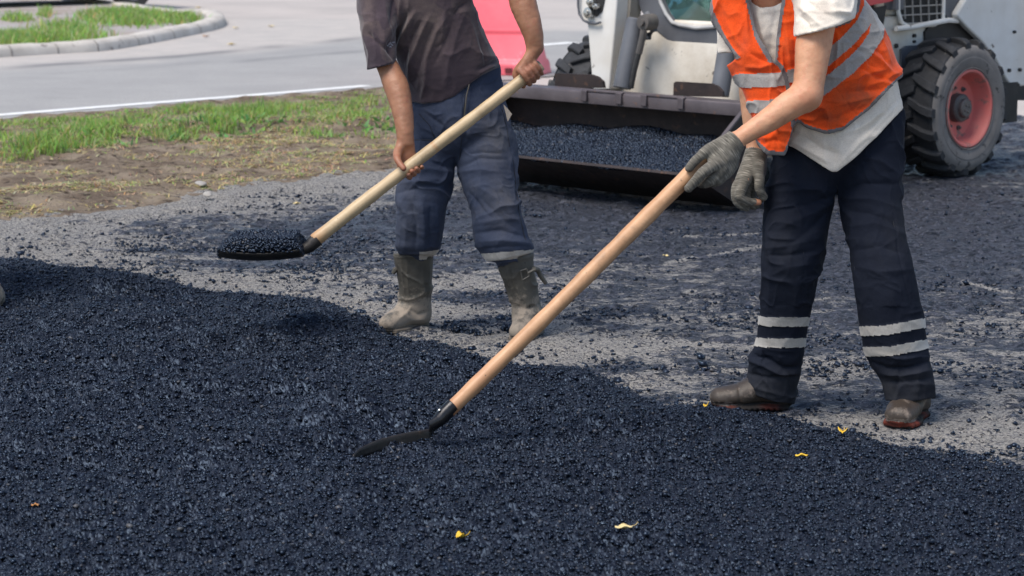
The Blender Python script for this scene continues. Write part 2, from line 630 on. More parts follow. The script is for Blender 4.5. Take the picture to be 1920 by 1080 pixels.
def grip(A, ax, e1, e2, rh, W, th, s0=0.0, pitch=0.0205, thumb=None, rs=1.0, spread=0.0):
    """a hand closed on a rod: fingers bend round the axis through A; W is the wrist, th the angles of the joints"""
    ax, e1, e2, A = unit(ax), unit(e1), unit(e2), np.array(A, float)
    at = lambda s, t, r: A + ax * s + (math.cos(math.radians(t)) * e1 + math.sin(math.radians(t)) * e2) * r
    parts = []
    for i, (rf, ln) in enumerate(zip((0.0098, 0.0102, 0.0097, 0.0085), (0.96, 1.0, 0.96, 0.84))):
        rf *= rs
        s = s0 + (i - 1.5) * pitch
        g = rh + rf * 0.85
        tk = [th[0]] + [th[0] + (t - th[0]) * ln for t in th[1:]]
        kn = at(s, tk[0], rh + 0.020)
        mid = at(s, (tk[0] + tk[1]) / 2, g + 0.010)
        parts.append((Tube([(kn, rf * 1.12), (mid, rf * 1.08), (at(s, tk[1], g + 0.003), rf * 1.05)], k=0.008), 0.004))
        parts.append((Tube([(at(s, tk[1], g + 0.003), rf * 1.05), (at(s, tk[2], g), rf * 0.97), (at(s, tk[3], g), rf * 0.86)], k=0.006), 0.004))
        wr = np.array(W, float) + ax * (i - 1.5) * 0.0095
        parts.append((Tube([(wr, 0.0185 * rs), ((wr * 0.45 + kn * 0.55), 0.0155 * rs), (kn, rf * 1.18)], k=0.02), 0.012))
    if thumb is not None:
        parts.append((Tube(thumb, k=0.01), 0.01))
    return parts
# ------------------------------------------------------------------ the setting: ground, roads, verge, kerb
def grid_sheet(name, x0, x1, y0, y1, step, mat, zfun, attrfun=None, keep=None, z=0.0):
    xs = np.arange(x0, x1 + step * 0.5, step); ys = np.arange(y0, y1 + step * 0.5, step)
    X, Y = np.meshgrid(xs, ys)
    V = np.stack([X.ravel(), Y.ravel(), np.full(X.size, z)], -1).astype(np.float32)
    V[:, 2] += zfun(V)
    ny, nx = X.shape
    i = np.arange(ny * nx).reshape(ny, nx)
    F = np.stack([i[:-1, :-1].ravel(), i[:-1, 1:].ravel(), i[1:, 1:].ravel(), i[1:, :-1].ravel()], -1)
    if keep is not None:
        m = keep(V)
        F = F[m[F].all(1)]
        ids, inv = np.unique(F, return_inverse=True)
        V, F = V[ids], inv.reshape(F.shape)
    return mesh_np(name, V, F, mat, None, (0, 0, 0), True, attrfun(V) if attrfun else None)

GP = lambda pts, z=0.0: [G(u, v, z)[:2] for u, v in pts]

def side_of(poly):                     # y of a world polyline over x (poly sorted by x)
    xs = np.array([p[0] for p in poly]); ys = np.array([p[1] for p in poly])
    return lambda x: np.interp(x, xs, ys)

def soft(u, v, items):                 # sum of elliptical patches given in picture pixels of the ground
    o = np.zeros(len(u), np.float32)
    for cu, cv, ru, rv, a in items:
        o += .85 * a * np.exp(-(((u - cu) / ru) ** 2 + ((v - cv) / rv) ** 2))
    return o

# --- wide ground: dusty pale paving that reaches the horizon
m_lot = surface('dusty_paving', (0.47, 0.42, 0.385), (0.37, 0.335, 0.31), 0.5, 0.85, 0.95, 30, 0.15, 0.004, spots=(0.2, 0.18, 0.17), spot_scale=3, spot_cut=0.66)
mb = MB(); mb.add([(-400, -200, -0.012), (400, -200, -0.012), (400, 900, -0.012), (-400, 900, -0.012)], [(0, 1, 2, 3)])
tag(mb.build('ground', m_lot), kind='structure')

# --- far road: grey asphalt, dusty towards the kerb, dark tyre marks
def far_road_mat():
    m, nt, ns, lk, b = new_mat('worn_grey_asphalt')
    co = objco(nt)
    a = attr(nt, 'dust').outputs['Fac']
    c = mix(nt, ramp(nt, noise(nt, co, 55, 3, 0.7), [(0.3, 0.0), (0.7, 1.0)]), (0.22, 0.214, 0.206), (0.42, 0.407, 0.39))
    c = mix(nt, ramp(nt, noise(nt, co, 0.9, 4, 0.6), [(0.40, 0.0), (0.62, 0.6)]), c, (0.27, 0.262, 0.255))
    c = mix(nt, math_(nt, 'MULTIPLY', a, ramp(nt, noise(nt, co, 2.5, 5, 0.6), [(0.25, 0.55), (0.6, 1.0)])), c, (0.45, 0.41, 0.375))
    cr = ramp(nt, noise(nt, objco(nt, (1, 3, 1)), 0.8, 8, 0.75, 1.5), [(0.485, 0.0), (0.5, 0.5), (0.515, 0.0)])
    c = mix(nt, cr, c, (0.2, 0.19, 0.185))
    t = attr(nt, 'tyre').outputs['Fac']
    c = mix(nt, t, c, (0.11, 0.11, 0.115))
    lk.new(c, b.inputs['Base Color']); b.inputs['Roughness'].default_value = 0.85
    lk.new(bump(nt, noise(nt, co, 90, 2), 0.3, 0.004), b.inputs['Normal'])
    return m
line_px = [(-300, 240), (0, 216), (240, 197), (460, 180), (690, 161)]
line_w = GP(line_px)
edge_near = side_of(GP([(-400, 258), (-300, 248), (0, 226), (200, 210), (400, 192), (600, 176), (735, 166), (900, 152), (1100, 135), (1400, 110)]))
dust_line = side_of(GP([(-300, 150), (0, 133), (200, 121), (350, 108), (480, 96), (600, 84), (720, 72), (1000, 62), (1400, 50)]))
def road_attr(V):
    u, v, s = pix(V)
    far = V[:, 1] - dust_line(V[:, 0])
    n = fbm(V, (0.8, 0.8, 1), 4, 5) * 0.9
    dust = sstep(-0.5, 0.9, far + n)
    ty = np.zeros(len(V), np.float32)
    for pts, w, a in [([(-50, 132), (150, 118), (330, 106), (450, 94), (600, 80), (720, 66)], 3.2, 0.75),
                      ([(420, 118), (560, 105), (640, 99), (720, 92)], 2.5, 0.5),
                      ([(60, 140), (250, 128), (420, 113)], 2.5, 0.22), ([(660, 78), (840, 40), (1000, 28)], 3, 0.3)]:
        d, t = polydist(u, v, pts)
        ty += a * np.exp(-(d / w) ** 2) * sstep(0, .15, t) * sstep(1, .85, t)
    ty *= np.clip(0.75 + fbm(V, (1.2, 1.2, 1), 3, 9), 0.1, 1)
    return {'dust': dust, 'tyre': np.clip(ty, 0, 1)}
tag(grid_sheet('far_road', -9, 9, 13, 34, 0.09, far_road_mat(), lambda V: 0 * V[:, 0], road_attr,
               keep=lambda V: V[:, 1] > edge_near(V[:, 0]) - 0.25, z=0.0), kind='structure')
m_line = surface('worn_white_paint', (0.80, 0.80, 0.78), (0.66, 0.65, 0.63), 9, 0.7, None, 80, 0.2, 0.002, spots=(0.36, 0.36, 0.36), spot_scale=14, spot_cut=0.63)
def strip(name, pts, w, z, mat):
    mb = MB(); pts = [np.array([*p, z]) for p in pts]; vs = []
    for i, p in enumerate(pts):
        d = unit(pts[min(i + 1, len(pts) - 1)] - pts[max(i - 1, 0)]); nrm = np.array([-d[1], d[0], 0])
        vs += [p - nrm * w / 2, p + nrm * w / 2]
    mb.add(vs, [(2 * i, 2 * i + 2, 2 * i + 3, 2 * i + 1) for i in range(len(pts) - 1)])
    return mb.build(name, mat, auto=0)
tag(strip('road_edge_line', line_w, 0.15, 0.004, m_line), kind='structure')
tag(strip('road_centre_line', GP([(1000, 86), (1075, 80)]), 0.22, 0.004, m_line), kind='structure')

HEAP_EDGE = [(-700, 470), (0, 487), (160, 513), (420, 556), (640, 568), (760, 630), (1000, 692), (1210, 746), (1400, 770), (1700, 838), (1920, 886), (2300, 980), (3200, 1300)]
# --- work road: old milled surface smeared with bitumen
def work_road_mat():
    m, nt, ns, lk, b = new_mat('milled_road_with_bitumen')
    co = objco(nt)
    st = objco(nt, (1.0, 2.6, 1.0))
    a = attr(nt, 'tar').outputs['Fac']
    n1 = noise(nt, st, 9, 8, 0.72, 0.3)
    n2 = noise(nt, st, 38, 6, 0.75)
    s = math_(nt, 'ADD', math_(nt, 'MULTIPLY', math_(nt, 'SUBTRACT', n1, 0.5), 1.5), math_(nt, 'MULTIPLY', math_(nt, 'SUBTRACT', n2, 0.5), 2.0))
    k = math_(nt, 'ADD', a, s)
    tar = ramp(nt, k, [(0.43, 0.0), (0.50, 0.5), (0.58, 1.0)])
    pale = mix(nt, ramp(nt, noise(nt, co, 120, 3, 0.7), [(0.3, 0.0), (0.7, 1.0)]), (0.36, 0.335, 0.305), (0.74, 0.69, 0.62))
    dark = mix(nt, ramp(nt, noise(nt, objco(nt, (1, 1.8, 1)), 30, 6, 0.78), [(0.44, 0.0), (0.60, 1.0)]), (0.007, 0.008, 0.011), (0.14, 0.146, 0.185))
    c = mix(nt, tar, pale, dark)
    sp2 = ramp(nt, noise(nt, objco(nt, (1, 1.5, 1)), 85, 3, 0.7), [(0.50, 0.0), (0.57, 0.9)])
    c = mix(nt, sp2, c, dark)
    rust = ramp(nt, noise(nt, co, 5, 5, 0.7), [(0.70, 0.0), (0.78, 0.5)])
    c = mix(nt, rust, c, (0.10, 0.065, 0.045))
    fl = ramp(nt, noise(nt, co, 150, 1, 0.5), [(0.70, 0.0), (0.73, 1.0)])  # pale flecks painted over the tar, standing in for glints too
    c = mix(nt, fl, c, (0.55, 0.53, 0.5))
    lk.new(c, b.inputs['Base Color'])
    r = ramp(nt, tar, [(0.0, 0.9), (1.0, 0.40)])
    lk.new(r, b.inputs['Roughness'])
    b.inputs['Specular IOR Level'].default_value = 0.6
    b.inputs['Specular Tint'].default_value = (0.78, 0.86, 1.0, 1)  # blue of the reflected sky mixed into the tar's tint
    h1 = bump(nt, noise(nt, co, 60, 6, 0.78), 1.0, 0.05)
    h2 = bump(nt, n1, 0.5, 0.03, h1)
    lk.new(h2, b.inputs['Normal'])
    return m
verge_near_px = [(-900, 450), (-300, 432), (0, 414), (150, 402), (300, 384), (400, 361), (480, 346), (600, 334), (735, 318), (800, 300), (850, 262), (880, 215), (900, 175), (915, 150), (1000, 125), (1100, 110), (1400, 90)]
verge_near = side_of(GP(verge_near_px))
LIGHT = [(150, 455, 260, 26, .55), (430, 372, 260, 26, .85), (700, 345, 200, 18, .6), (60, 480, 150, 12, .6), (240, 512, 150, 18, .6), (380, 532, 190, 16, .55), (560, 520, 150, 20, .5), (560, 566, 130, 14, .7), (680, 575, 90, 22, .5),
         (840, 590, 130, 45, .45), (960, 645, 160, 25, .8), (1080, 665, 120, 22, .6), (1200, 715, 120, 25, .55), (1180, 600, 190, 25, .4), (1240, 640, 130, 16, .35),
         (880, 530, 200, 14, .3), (1330, 560, 90, 24, .25), (1560, 790, 120, 14, .6), (1700, 815, 240, 24, .75), (1850, 800, 160, 50, .5), (1850, 640, 160, 50, .18),
         (1560, 690, 60, 30, .3), (1480, 580, 120, 30, .2), (1000, 350, 160, 10, .55), (1180, 500, 180, 12, .15), (1250, 420, 70, 8, .25)]
DARKP = [(720, 420, 200, 16, .35), (900, 560, 120, 9, .4), (1160, 690, 70, 8, .5), (1180, 585, 120, 8, .4), (1250, 640, 100, 10, .35), (480, 440, 120, 10, .3), (520, 495, 150, 9, .35), (1180, 385, 360, 50, .75), (1750, 420, 260, 90, .45), (1550, 500, 200, 60, .3), (300, 470, 120, 5, .3)]  # extra tar; the broad patch under the bucket also paints in its shade
_r = random.Random(5)
STREAK = []
for _ in range(44):
    u0, v0 = _r.uniform(300, 1850), _r.uniform(400, 780)
    L_, sl_ = _r.uniform(90, 360), _r.uniform(-.10, .16)
    STREAK.append(([(u0 + L_ * k, v0 + L_ * k * sl_ + 8 * math.sin(3 * k + u0)) for k in (0, .33, .66, 1)], _r.uniform(1.2, 4.0), _r.choice([.45, .4, -.45, -.5, -.35])))
for k in range(12):                     # tread marks of a wheel that rolled through
    STREAK.append(([(1050 + 32 * k, 600 - 5 * k), (1078 + 32 * k, 612 - 5 * k)], 2.2, .5)); STREAK.append(([(1085 + 32 * k, 628 - 5 * k), (1120 + 32 * k, 622 - 5 * k)], 2.2, .4))
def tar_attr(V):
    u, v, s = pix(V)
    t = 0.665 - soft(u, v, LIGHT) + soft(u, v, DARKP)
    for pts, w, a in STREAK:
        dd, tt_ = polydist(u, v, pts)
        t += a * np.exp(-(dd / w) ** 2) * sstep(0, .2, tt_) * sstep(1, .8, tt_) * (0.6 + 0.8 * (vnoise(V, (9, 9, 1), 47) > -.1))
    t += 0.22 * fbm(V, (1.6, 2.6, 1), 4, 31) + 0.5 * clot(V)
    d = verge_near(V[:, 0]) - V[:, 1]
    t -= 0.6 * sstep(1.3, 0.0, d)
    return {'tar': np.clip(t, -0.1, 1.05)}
def clot(V):                          # clotted bitumen: ragged lumps standing a little above the old surface
    return 0.55 * fbm(V, (6, 9, 1), 3, 43, .6) + 0.6 * fbm(V, (20, 26, 1), 2, 44, .6)
def road_z(V):
    return 0.016 * sstep(0.05, 0.55, clot(V)) + 0.007 * fbm(V, (5, 8, 1), 3, 41) + 0.006 * fbm(V, (14, 18, 1), 2, 42)
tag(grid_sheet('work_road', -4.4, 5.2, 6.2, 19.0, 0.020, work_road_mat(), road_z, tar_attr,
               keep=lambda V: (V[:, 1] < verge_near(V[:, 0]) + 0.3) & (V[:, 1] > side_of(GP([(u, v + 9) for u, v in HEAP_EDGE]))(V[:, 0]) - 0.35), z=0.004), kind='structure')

# --- verge: bare trodden soil with a strip of grass
def soil_mat():
    m, nt, ns, lk, b = new_mat('dry_trodden_soil')
    co = objco(nt)
    c = mix(nt, ramp(nt, noise(nt, co, 3.2, 7, 0.65), [(0.40, 0.0), (0.60, 1.0)]), (0.19, 0.14, 0.105), (0.40, 0.32, 0.24))
    c = mix(nt, ramp(nt, noise(nt, objco(nt, (1, 2.2, 1)), 26, 5, 0.7), [(0.5, 0.0), (0.66, 0.75)]), c, (0.36, 0.29, 0.19))
    c = mix(nt, ramp(nt, noise(nt, co, 14, 5, 0.7), [(0.55, 0.0), (0.62, 0.9)]), c, (0.06, 0.043, 0.034))
    lk.new(c, b.inputs['Base Color']); b.inputs['Roughness'].default_value = 0.95
    b.inputs['Specular IOR Level'].default_value = 0.15
    lk.new(bump(nt, noise(nt, co, 30, 6, 0.75), 1.0, 0.05), b.inputs['Normal'])
    return m
m_soil = soil_mat()
grass_low_px = [(-900, 330), (-300, 320), (0, 306), (90, 292), (230, 274), (330, 262), (430, 262), (520, 250), (640, 258), (735, 262), (860, 230)]
grass_low = side_of(GP(grass_low_px))
def verge_mask(V, pad=0.0):
    return (V[:, 1] > verge_near(V[:, 0]) - pad) & (V[:, 1] < edge_near(V[:, 0]) + pad)
def verge_z(V):
    a = V[:, 1] - verge_near(V[:, 0]); b = edge_near(V[:, 0]) - V[:, 1]
    ed = np.clip(np.minimum(a / 0.5, b / 0.3), -0.3, 1)
    lump = 0.03 * fbm(V, (2.2, 2.2, 1), 3, 51) + 0.028 * fbm(V, (8, 8, 1), 3, 52)
    bank = 0.07 * np.exp(-((V[:, 1] - grass_low(V[:, 0]) - 0.25) / 0.45) ** 2)
    return np.where(ed < 0, ed * 0.05, ed * (0.03 + lump + bank))
tag(grid_sheet('verge_soil', -6.5, 1.2, 11.0, 24.5, 0.045, m_soil, verge_z, None, keep=lambda V: verge_mask(V, 0.25), z=0.006), kind='structure')

def leaf_mat(name, rough=0.6):
    m, nt, ns, lk, b = new_mat(name)
    lk.new(attr(nt, 'Col').outputs['Color'], b.inputs['Base Color'])
    b.inputs['Roughness'].default_value = rough
    b.inputs['Specular IOR Level'].default_value = 0.3
    tr = N(nt, 'ShaderNodeBsdfTranslucent'); lk.new(attr(nt, 'Col').outputs['Color'], tr.inputs['Color'])
    ms = N(nt, 'ShaderNodeMixShader'); ms.inputs[0].default_value = 0.3
    lk.new(b.outputs[0], ms.inputs[1]); lk.new(tr.outputs[0], ms.inputs[2])
    lk.new(ms.outputs[0], nt.nodes['Material Output'].inputs['Surface'])
    return m
m_blade = leaf_mat('grass_blade')

def blades(base, h, w, lean, colr):
    """base (n,3), h, w (n), lean (n,2), colr (n,3) -> verts, quads, colours of bent blades"""
    n = len(base)
    ang = RNG.uniform(0, math.pi, n); dx = np.stack([np.cos(ang), np.sin(ang), 0 * ang], -1) * w[:, None] / 2
    L = np.concatenate([lean, np.zeros((n, 1))], 1)
    lv = []
    for t, ww in ((0, 1.0), (0.5, 0.8), (1.0, 0.12)):
        c = base + np.array([0, 0, 1.0]) * (h * t * (1 - 0.25 * t * (np.linalg.norm(lean, axis=1) / (h + 1e-6)).clip(0, 2)))[:, None] + L * t * t
        lv += [c - dx * ww, c + dx * ww]
    V = np.stack(lv, 1).reshape(-1, 3)
    b = np.arange(n)[:, None] * 6
    F = np.concatenate([b + np.array([0, 1, 3, 2]), b + np.array([2, 3, 5, 4])])
    return V, F, np.repeat(colr, 6, 0)

def grass_colours(n, dry):
    g = np.stack([RNG.uniform(0.19, 0.36, n), RNG.uniform(0.33, 0.52, n), RNG.uniform(0.06, 0.14, n)], -1)
    s = np.stack([RNG.uniform(0.40, 0.66, n), RNG.uniform(0.33, 0.54, n), RNG.uniform(0.16, 0.30, n)], -1)
    return np.where((RNG.uniform(0, 1, n) < dry)[:, None], s, g)

# dense strip
def scatter_xy(x0, x1, y0, y1, n):
    return np.stack([RNG.uniform(x0, x1, n), RNG.uniform(y0, y1, n), np.zeros(n)], -1)
B = scatter_xy(-6.4, 1.0, 13, 24.3, 330000)
yl, ye = grass_low(B[:, 0]), edge_near(B[:, 0])
nz = fbm(B, (1.6, 1.6, 1), 4, 61)
inside = verge_mask(B, -0.1) & (B[:, 1] > yl - 0.2 + 0.8 * nz) & (B[:, 1] < ye - 0.75 + 0.5 * nz)
dens = np.clip(0.62 + 1.5 * fbm(B, (3.5, 3.5, 1), 3, 62), 0, 1)
nearend = sstep(-0.9, -1.8, B[:, 0])
patch = sstep(-0.1, 0.25, fbm(B, (1.1, 1.1, 1), 3, 63) + 0.15)
dens *= nearend + (1 - nearend) * patch * 0.8
B = B[inside & (RNG.uniform(0, 1, len(B)) < dens)]
B[:, 2] = verge_z(B) + 0.004
n = len(B)
tall = np.clip(0.7 + 0.8 * fbm(B, (2, 2, 1), 2, 64), 0.25, 1.4)
h = RNG.uniform(0.04, 0.115, n) * tall * (0.4 + 0.6 * sstep(0.2, 2.2, edge_near(B[:, 0]) - B[:, 1]))
V, F, C = blades(B, h, RNG.uniform(0.004, 0.010, n), RNG.normal(0, 0.032, (n, 2)), grass_colours(n, 0.10 + 0.25 * (1 - tall)))
tag(mesh_np('verge_grass', V, F, m_blade, attrs={'Col': C}, smooth=False), 'strip of short green grass along the edge of the far road', 'grass', kind='stuff')
# straw and sparse tufts on the soil
B = scatter_xy(-5.5, 1.0, 11.5, 21, 190000)
ok = verge_mask(B, -0.05) & (B[:, 1] < grass_low(B[:, 0]) + 0.8) & (RNG.uniform(0, 1, len(B)) < np.clip(0.30 + 1.4 * fbm(B, (2.5, 3.5, 1), 3, 71), 0.03, 1))
B = B[ok]; B[:, 2] = verge_z(B) + 0.004; n = len(B)
V, F, C = blades(B, RNG.uniform(0.006, 0.035, n), RNG.uniform(0.006, 0.013, n), RNG.normal(0, 0.055, (n, 2)), grass_colours(n, 0.92))
tag(mesh_np('dry_straw', V, F, m_blade, attrs={'Col': C}, smooth=False), 'dry straw and sparse tufts lying on the brown soil', 'straw', kind='stuff')
# broad weeds at the ragged edge of the grass
B = scatter_xy(-5.0, 0.2, 13.5, 21, 9000)
ok = (np.abs(B[:, 1] - grass_low(B[:, 0]) + 0.1) < 0.5) & (fbm(B, (1.5, 1.5, 1), 3, 77) > 0.0)
B = B[ok][:900]; B[:, 2] = verge_z(B); n = len(B)
V, F, C = blades(B, RNG.uniform(0.03, 0.08, n), RNG.uniform(0.018, 0.04, n), RNG.normal(0, 0.05, (n, 2)),
                 np.stack([RNG.uniform(0.14, 0.26, n), RNG.uniform(0.27, 0.42, n), RNG.uniform(0.07, 0.14, n)], -1))
tag(mesh_np('verge_weeds', V, F, m_blade, attrs={'Col': C}, smooth=False), 'low broad leaved weeds at the ragged edge of the grass', 'weeds', kind='stuff')

# --- traffic island beyond the road: kerb, paving, grass
m_kerb = surface('pale_concrete', (0.58, 0.54, 0.49), (0.44, 0.40, 0.355), 3, 0.85, 0.95, 40, 0.3, 0.006, spots=(0.24, 0.21, 0.19), spot_scale=5, spot_cut=0.62)
kerb_px = [(-500, 138), (-200, 122), (0, 108), (110, 101), (200, 95), (290, 80), (360, 66), (405, 56), (424, 47), (419, 38), (395, 32), (340, 33), (240, 18), (100, 8), (-200, 2), (-700, -3)]
kp = [np.array([*q, 0.0]) for q in GP(kerb_px)]
fine = []
for i in range(len(kp) - 1):
    p0, p1, p2, p3 = kp[max(i-1, 0)], kp[i], kp[i+1], kp[min(i+2, len(kp)-1)]
    for t in np.linspace(0, 1, 7)[:-1]:
        fine.append(0.5 * ((2*p1) + (-p0+p2)*t + (2*p0-5*p1+4*p2-p3)*t*t + (-p0+3*p1-3*p2+p3)*t**3))
fine.append(kp[-1])
mb = MB(); rings = []
for i, p in enumerate(fine):
    d = unit(fine[min(i+1, len(fine)-1)] - fine[max(i-1, 0)]); nl = np.array([-d[1], d[0], 0])   # towards the island
    wob = 0.004 * math.sin(i * 1.7) + 0.004 * math.sin(i * 0.6)
    rings.append([p + nl * a + np.array([0, 0, z]) for a, z in ((0, -0.01), (0.015, 0.075 + wob), (0.06, 0.115 + wob), (0.22, 0.120 + wob), (0.26, 0.10), (0.27, -0.01))])
mb.loft(rings)
kerb_o = mb.build('kerb', m_kerb, smooth=True, auto=60)
m_joint = surface('dark_mortar_joint', (0.30, 0.27, 0.24), (0.22, 0.20, 0.18), 9, 0.9)
for i in range(3, len(fine) - 1, 5):
    q_ = [np.array(p_) for p_ in rings[i]]; d_ = unit(fine[i+1] - fine[i-1]); mid_ = sum(q_) / len(q_)
    jb = MB(); jb.prism([p_ + (p_ - mid_) * .03 - d_ * .009 for p_ in q_], d_ * .018); jb.build('joint', m_joint, kerb_o)
tag(kerb_o, 'pale worn concrete kerb curving round the grassy traffic island', 'kerb')
isl = [p for p in fine]
ctr = []
for i, p in enumerate(isl):
    d = unit(isl[min(i+1, len(isl)-1)] - isl[max(i-1, 0)]); ctr.append(p + np.array([-d[1], d[0], 0]) * 0.2 + np.array([0, 0, 0.085]))
m_isl = surface('island_paving', (0.36, 0.34, 0.34), (0.30, 0.25, 0.21), 0.7, 0.9, None, 30, 0.4, 0.01, spots=(0.2, 0.15, 0.11), spot_scale=2.2, spot_cut=0.58)
mb = MB(); mb.add(ctr, [tuple(range(len(ctr)))])
tag(mb.build('island_paving', m_isl, auto=0), kind='structure')
B = []
for cu, cv, ru, rv, k in [(70, 78, 90, 9, 2600), (20, 80, 60, 10, 1600), (250, 38, 80, 10, 3300), (215, 32, 60, 8, 1500), (340, 40, 30, 6, 700), (30, 38, 30, 4, 300), (85, 29, 12, 4, 250), (120, 56, 60, 8, 700), (-150, 80, 120, 15, 1500), (150, 74, 60, 8, 500)]:
    uu = RNG.normal(cu, ru * 0.5, k); vv = RNG.normal(cv, rv * 0.5, k)
    B += [G(a, min(b, 98), 0.085) for a, b in zip(uu, vv)]
B = np.array(B)
poly = np.array([p[:2] for p in ctr])
def inpoly(q, poly):
    x, y = q[:, 0], q[:, 1]; c = np.zeros(len(q), bool); j = len(poly) - 1
    for i in range(len(poly)):
        (xi, yi), (xj, yj) = poly[i], poly[j]
        c ^= ((yi > y) != (yj > y)) & (x < (xj - xi) * (y - yi) / (yj - yi + 1e-12) + xi)
        j = i
    return c
B = B[inpoly(B, poly)]; n = len(B)
V, F, C = blades(B, RNG.uniform(0.05, 0.16, n), RNG.uniform(0.01, 0.022, n), RNG.normal(0, 0.05, (n, 2)), grass_colours(n, 0.15))
tag(mesh_np('island_grass', V, F, m_blade, attrs={'Col': C}, smooth=False), 'patchy green grass growing on the kerbed traffic island', 'grass', kind='stuff')
# ------------------------------------------------------------------ the layer of fresh hot asphalt: uneven bed + loose stones
edge_px = [(-700, 470), (-300, 480), (0, 487), (60, 490), (110, 500), (160, 513), (230, 528), (300, 541), (420, 556), (560, 561), (640, 573), (700, 604), (760, 643), (850, 652), (920, 675), (1000, 692), (1090, 692),
           (1150, 710), (1210, 746), (1250, 762), (1310, 756), (1400, 770), (1500, 787), (1600, 811), (1700, 838), (1800, 855), (1920, 886), (2300, 980), (2700, 1100), (3200, 1300)]
_ew = np.array(GP([(u, v + 4 + 5 * max(0, min(1, (u - 600) / 700))) for u, v in edge_px]))
_seg = [(tuple(_ew[i]), tuple(_ew[i + 1])) for i in range(len(_ew) - 1)]
heap_y = side_of([tuple(q) for q in _ew])
MOUNDS = [(1080, 735, .035, .20, .12), (620, 615, .035, .25, .16), (150, 540, .03, .5, .3), (680, 790, .046, .19, .07), (610, 815, .03, .10, .06), (560, 800, .02, .3, .15), (120, 610, .02, .5, .25), (1250, 800, .02, .3, .15), (420, 640, .02, .5, .15),
          (360, 790, -.034, .32, .07), (380, 745, .034, .36, .06), (700, 770, .005, .3, .07), (430, 835, .02, .3, .07), (60, 640, .025, .3, .10), (300, 610, .022, .3, .09), (260, 690, -.018, .3, .08), (830, 690, .018, .22, .08), (500, 700, -.015, .3, .08), (620, 735, .008, .45, .12), (380, 700, .02, .4, .12), (100, 690, -.02, .4, .10), (900, 860, -.012, .4, .15), (800, 720, .005, .4, .12), (480, 845, .015, .5, .14)]
def heap_h(V):
    d, _ = polydist(V[:, 0], V[:, 1], [tuple(q) for q in _ew])
    wob = 0.03 * fbm(V, (7, 7, 1), 3, 81) + 0.012 * fbm(V, (30, 30, 1), 2, 82)
    s = np.where(V[:, 1] < heap_y(V[:, 0]), d, -d) + wob
    h = (0.052 - 0.022 * sstep(0.1, 0.8, V[:, 0])) * (1 - np.exp(-np.clip(s, 0, 9) / 0.16)) + .004
    for u, v, a, rx, ry in MOUNDS:
        c = G(u, v, 0.05)
        h += (1.45 if c[0] < .2 else 0.8) * a * np.exp(-((V[:, 0] - c[0]) / rx) ** 2 - ((V[:, 1] - c[1]) / ry) ** 2) * sstep(0, 0.12, s)
    rough = sstep(0.0, 0.2, s)
    right = sstep(0.3, 1.0, V[:, 0])                       # the right part is raked smoother
    h += rough * (1 - 0.72 * right) * (0.026 * fbm(V, (1.5, 2.6, 1), 3, 83) + 0.034 * fbm(V, (3.6, 5.0, 1), 3, 84) + 0.012 * fbm(V, (12, 15, 1), 2, 86))
    h += rough * (0.008 * fbm(V, (14, 14, 1), 2, 85) + 0.009 * fbm(V, (26, 30, 1), 2, 87))
    h = np.where(h < .034, .034 - .012 * (1 - np.exp((h - .034) / .012)), h) * sstep(-.01, .07, s) + .004
    fl = G(735, 854, .045)                                  # raked level just in front of the dragged blade
    w = np.clip(1.7 * np.exp(-((V[:, 0] - fl[0]) / .20) ** 2 - ((V[:, 1] - fl[1]) / .085) ** 2), 0, 1)
    h = h * (1 - w) + .042 * w
    return np.where(s > 0, h, -0.03), s

m, nt, ns, lk, b = new_mat('fresh_bitumen_bed')
lk.new(mix(nt, noise(nt, objco(nt), 200, 3), (0.008, 0.008, 0.010), (0.02, 0.02, 0.024)), b.inputs['Base Color'])
b.inputs['Roughness'].default_value = 0.6
lk.new(bump(nt, noise(nt, objco(nt), 130, 3, 0.7), 1.0, 0.02), b.inputs['Normal'])
m_bed = m
def stone_mat(name='bitumen_coated_stone', r0=0.28, r1=0.48, spec=0.66, ior=1.5):
    m, nt, ns, lk, b = new_mat(name)
    a = attr(nt, 'rnd').outputs['Fac']
    lk.new(ramp(nt, a, [(0.0, (0.002, 0.002, 0.003)), (0.7, (0.0075, 0.0085, 0.0135)), (0.965, (0.018, 0.019, 0.025)), (1.0, (0.10, 0.09, 0.08))]), b.inputs['Base Color'])
    lk.new(ramp(nt, a, [(0.0, r0), (1.0, r1)]), b.inputs['Roughness'])
    b.inputs['Specular IOR Level'].default_value = spec
    b.inputs['Specular Tint'].default_value = (0.49, 0.68, 1.0, 1)  # sky blue of the reflections put into the stone's own tint
    b.inputs['IOR'].default_value = ior
    return m
m_stone = stone_mat()
m_fines = stone_mat('bitumen_fines', 0.37, 0.55, 0.60, 1.45)
_ico = None
def ico():
    v = np.array([(-1,-1,-1),(1,-1,-1),(1,1,-1),(-1,1,-1),(-1,-1,1),(1,-1,1),(1,1,1),(-1,1,1)], np.float32) * .66
    f = np.array([(0,3,2),(0,2,1),(4,5,6),(4,6,7),(0,1,5),(0,5,4),(1,2,6),(1,6,5),(2,3,7),(2,7,6),(3,0,4),(3,4,7)], np.int32)
    return v, f
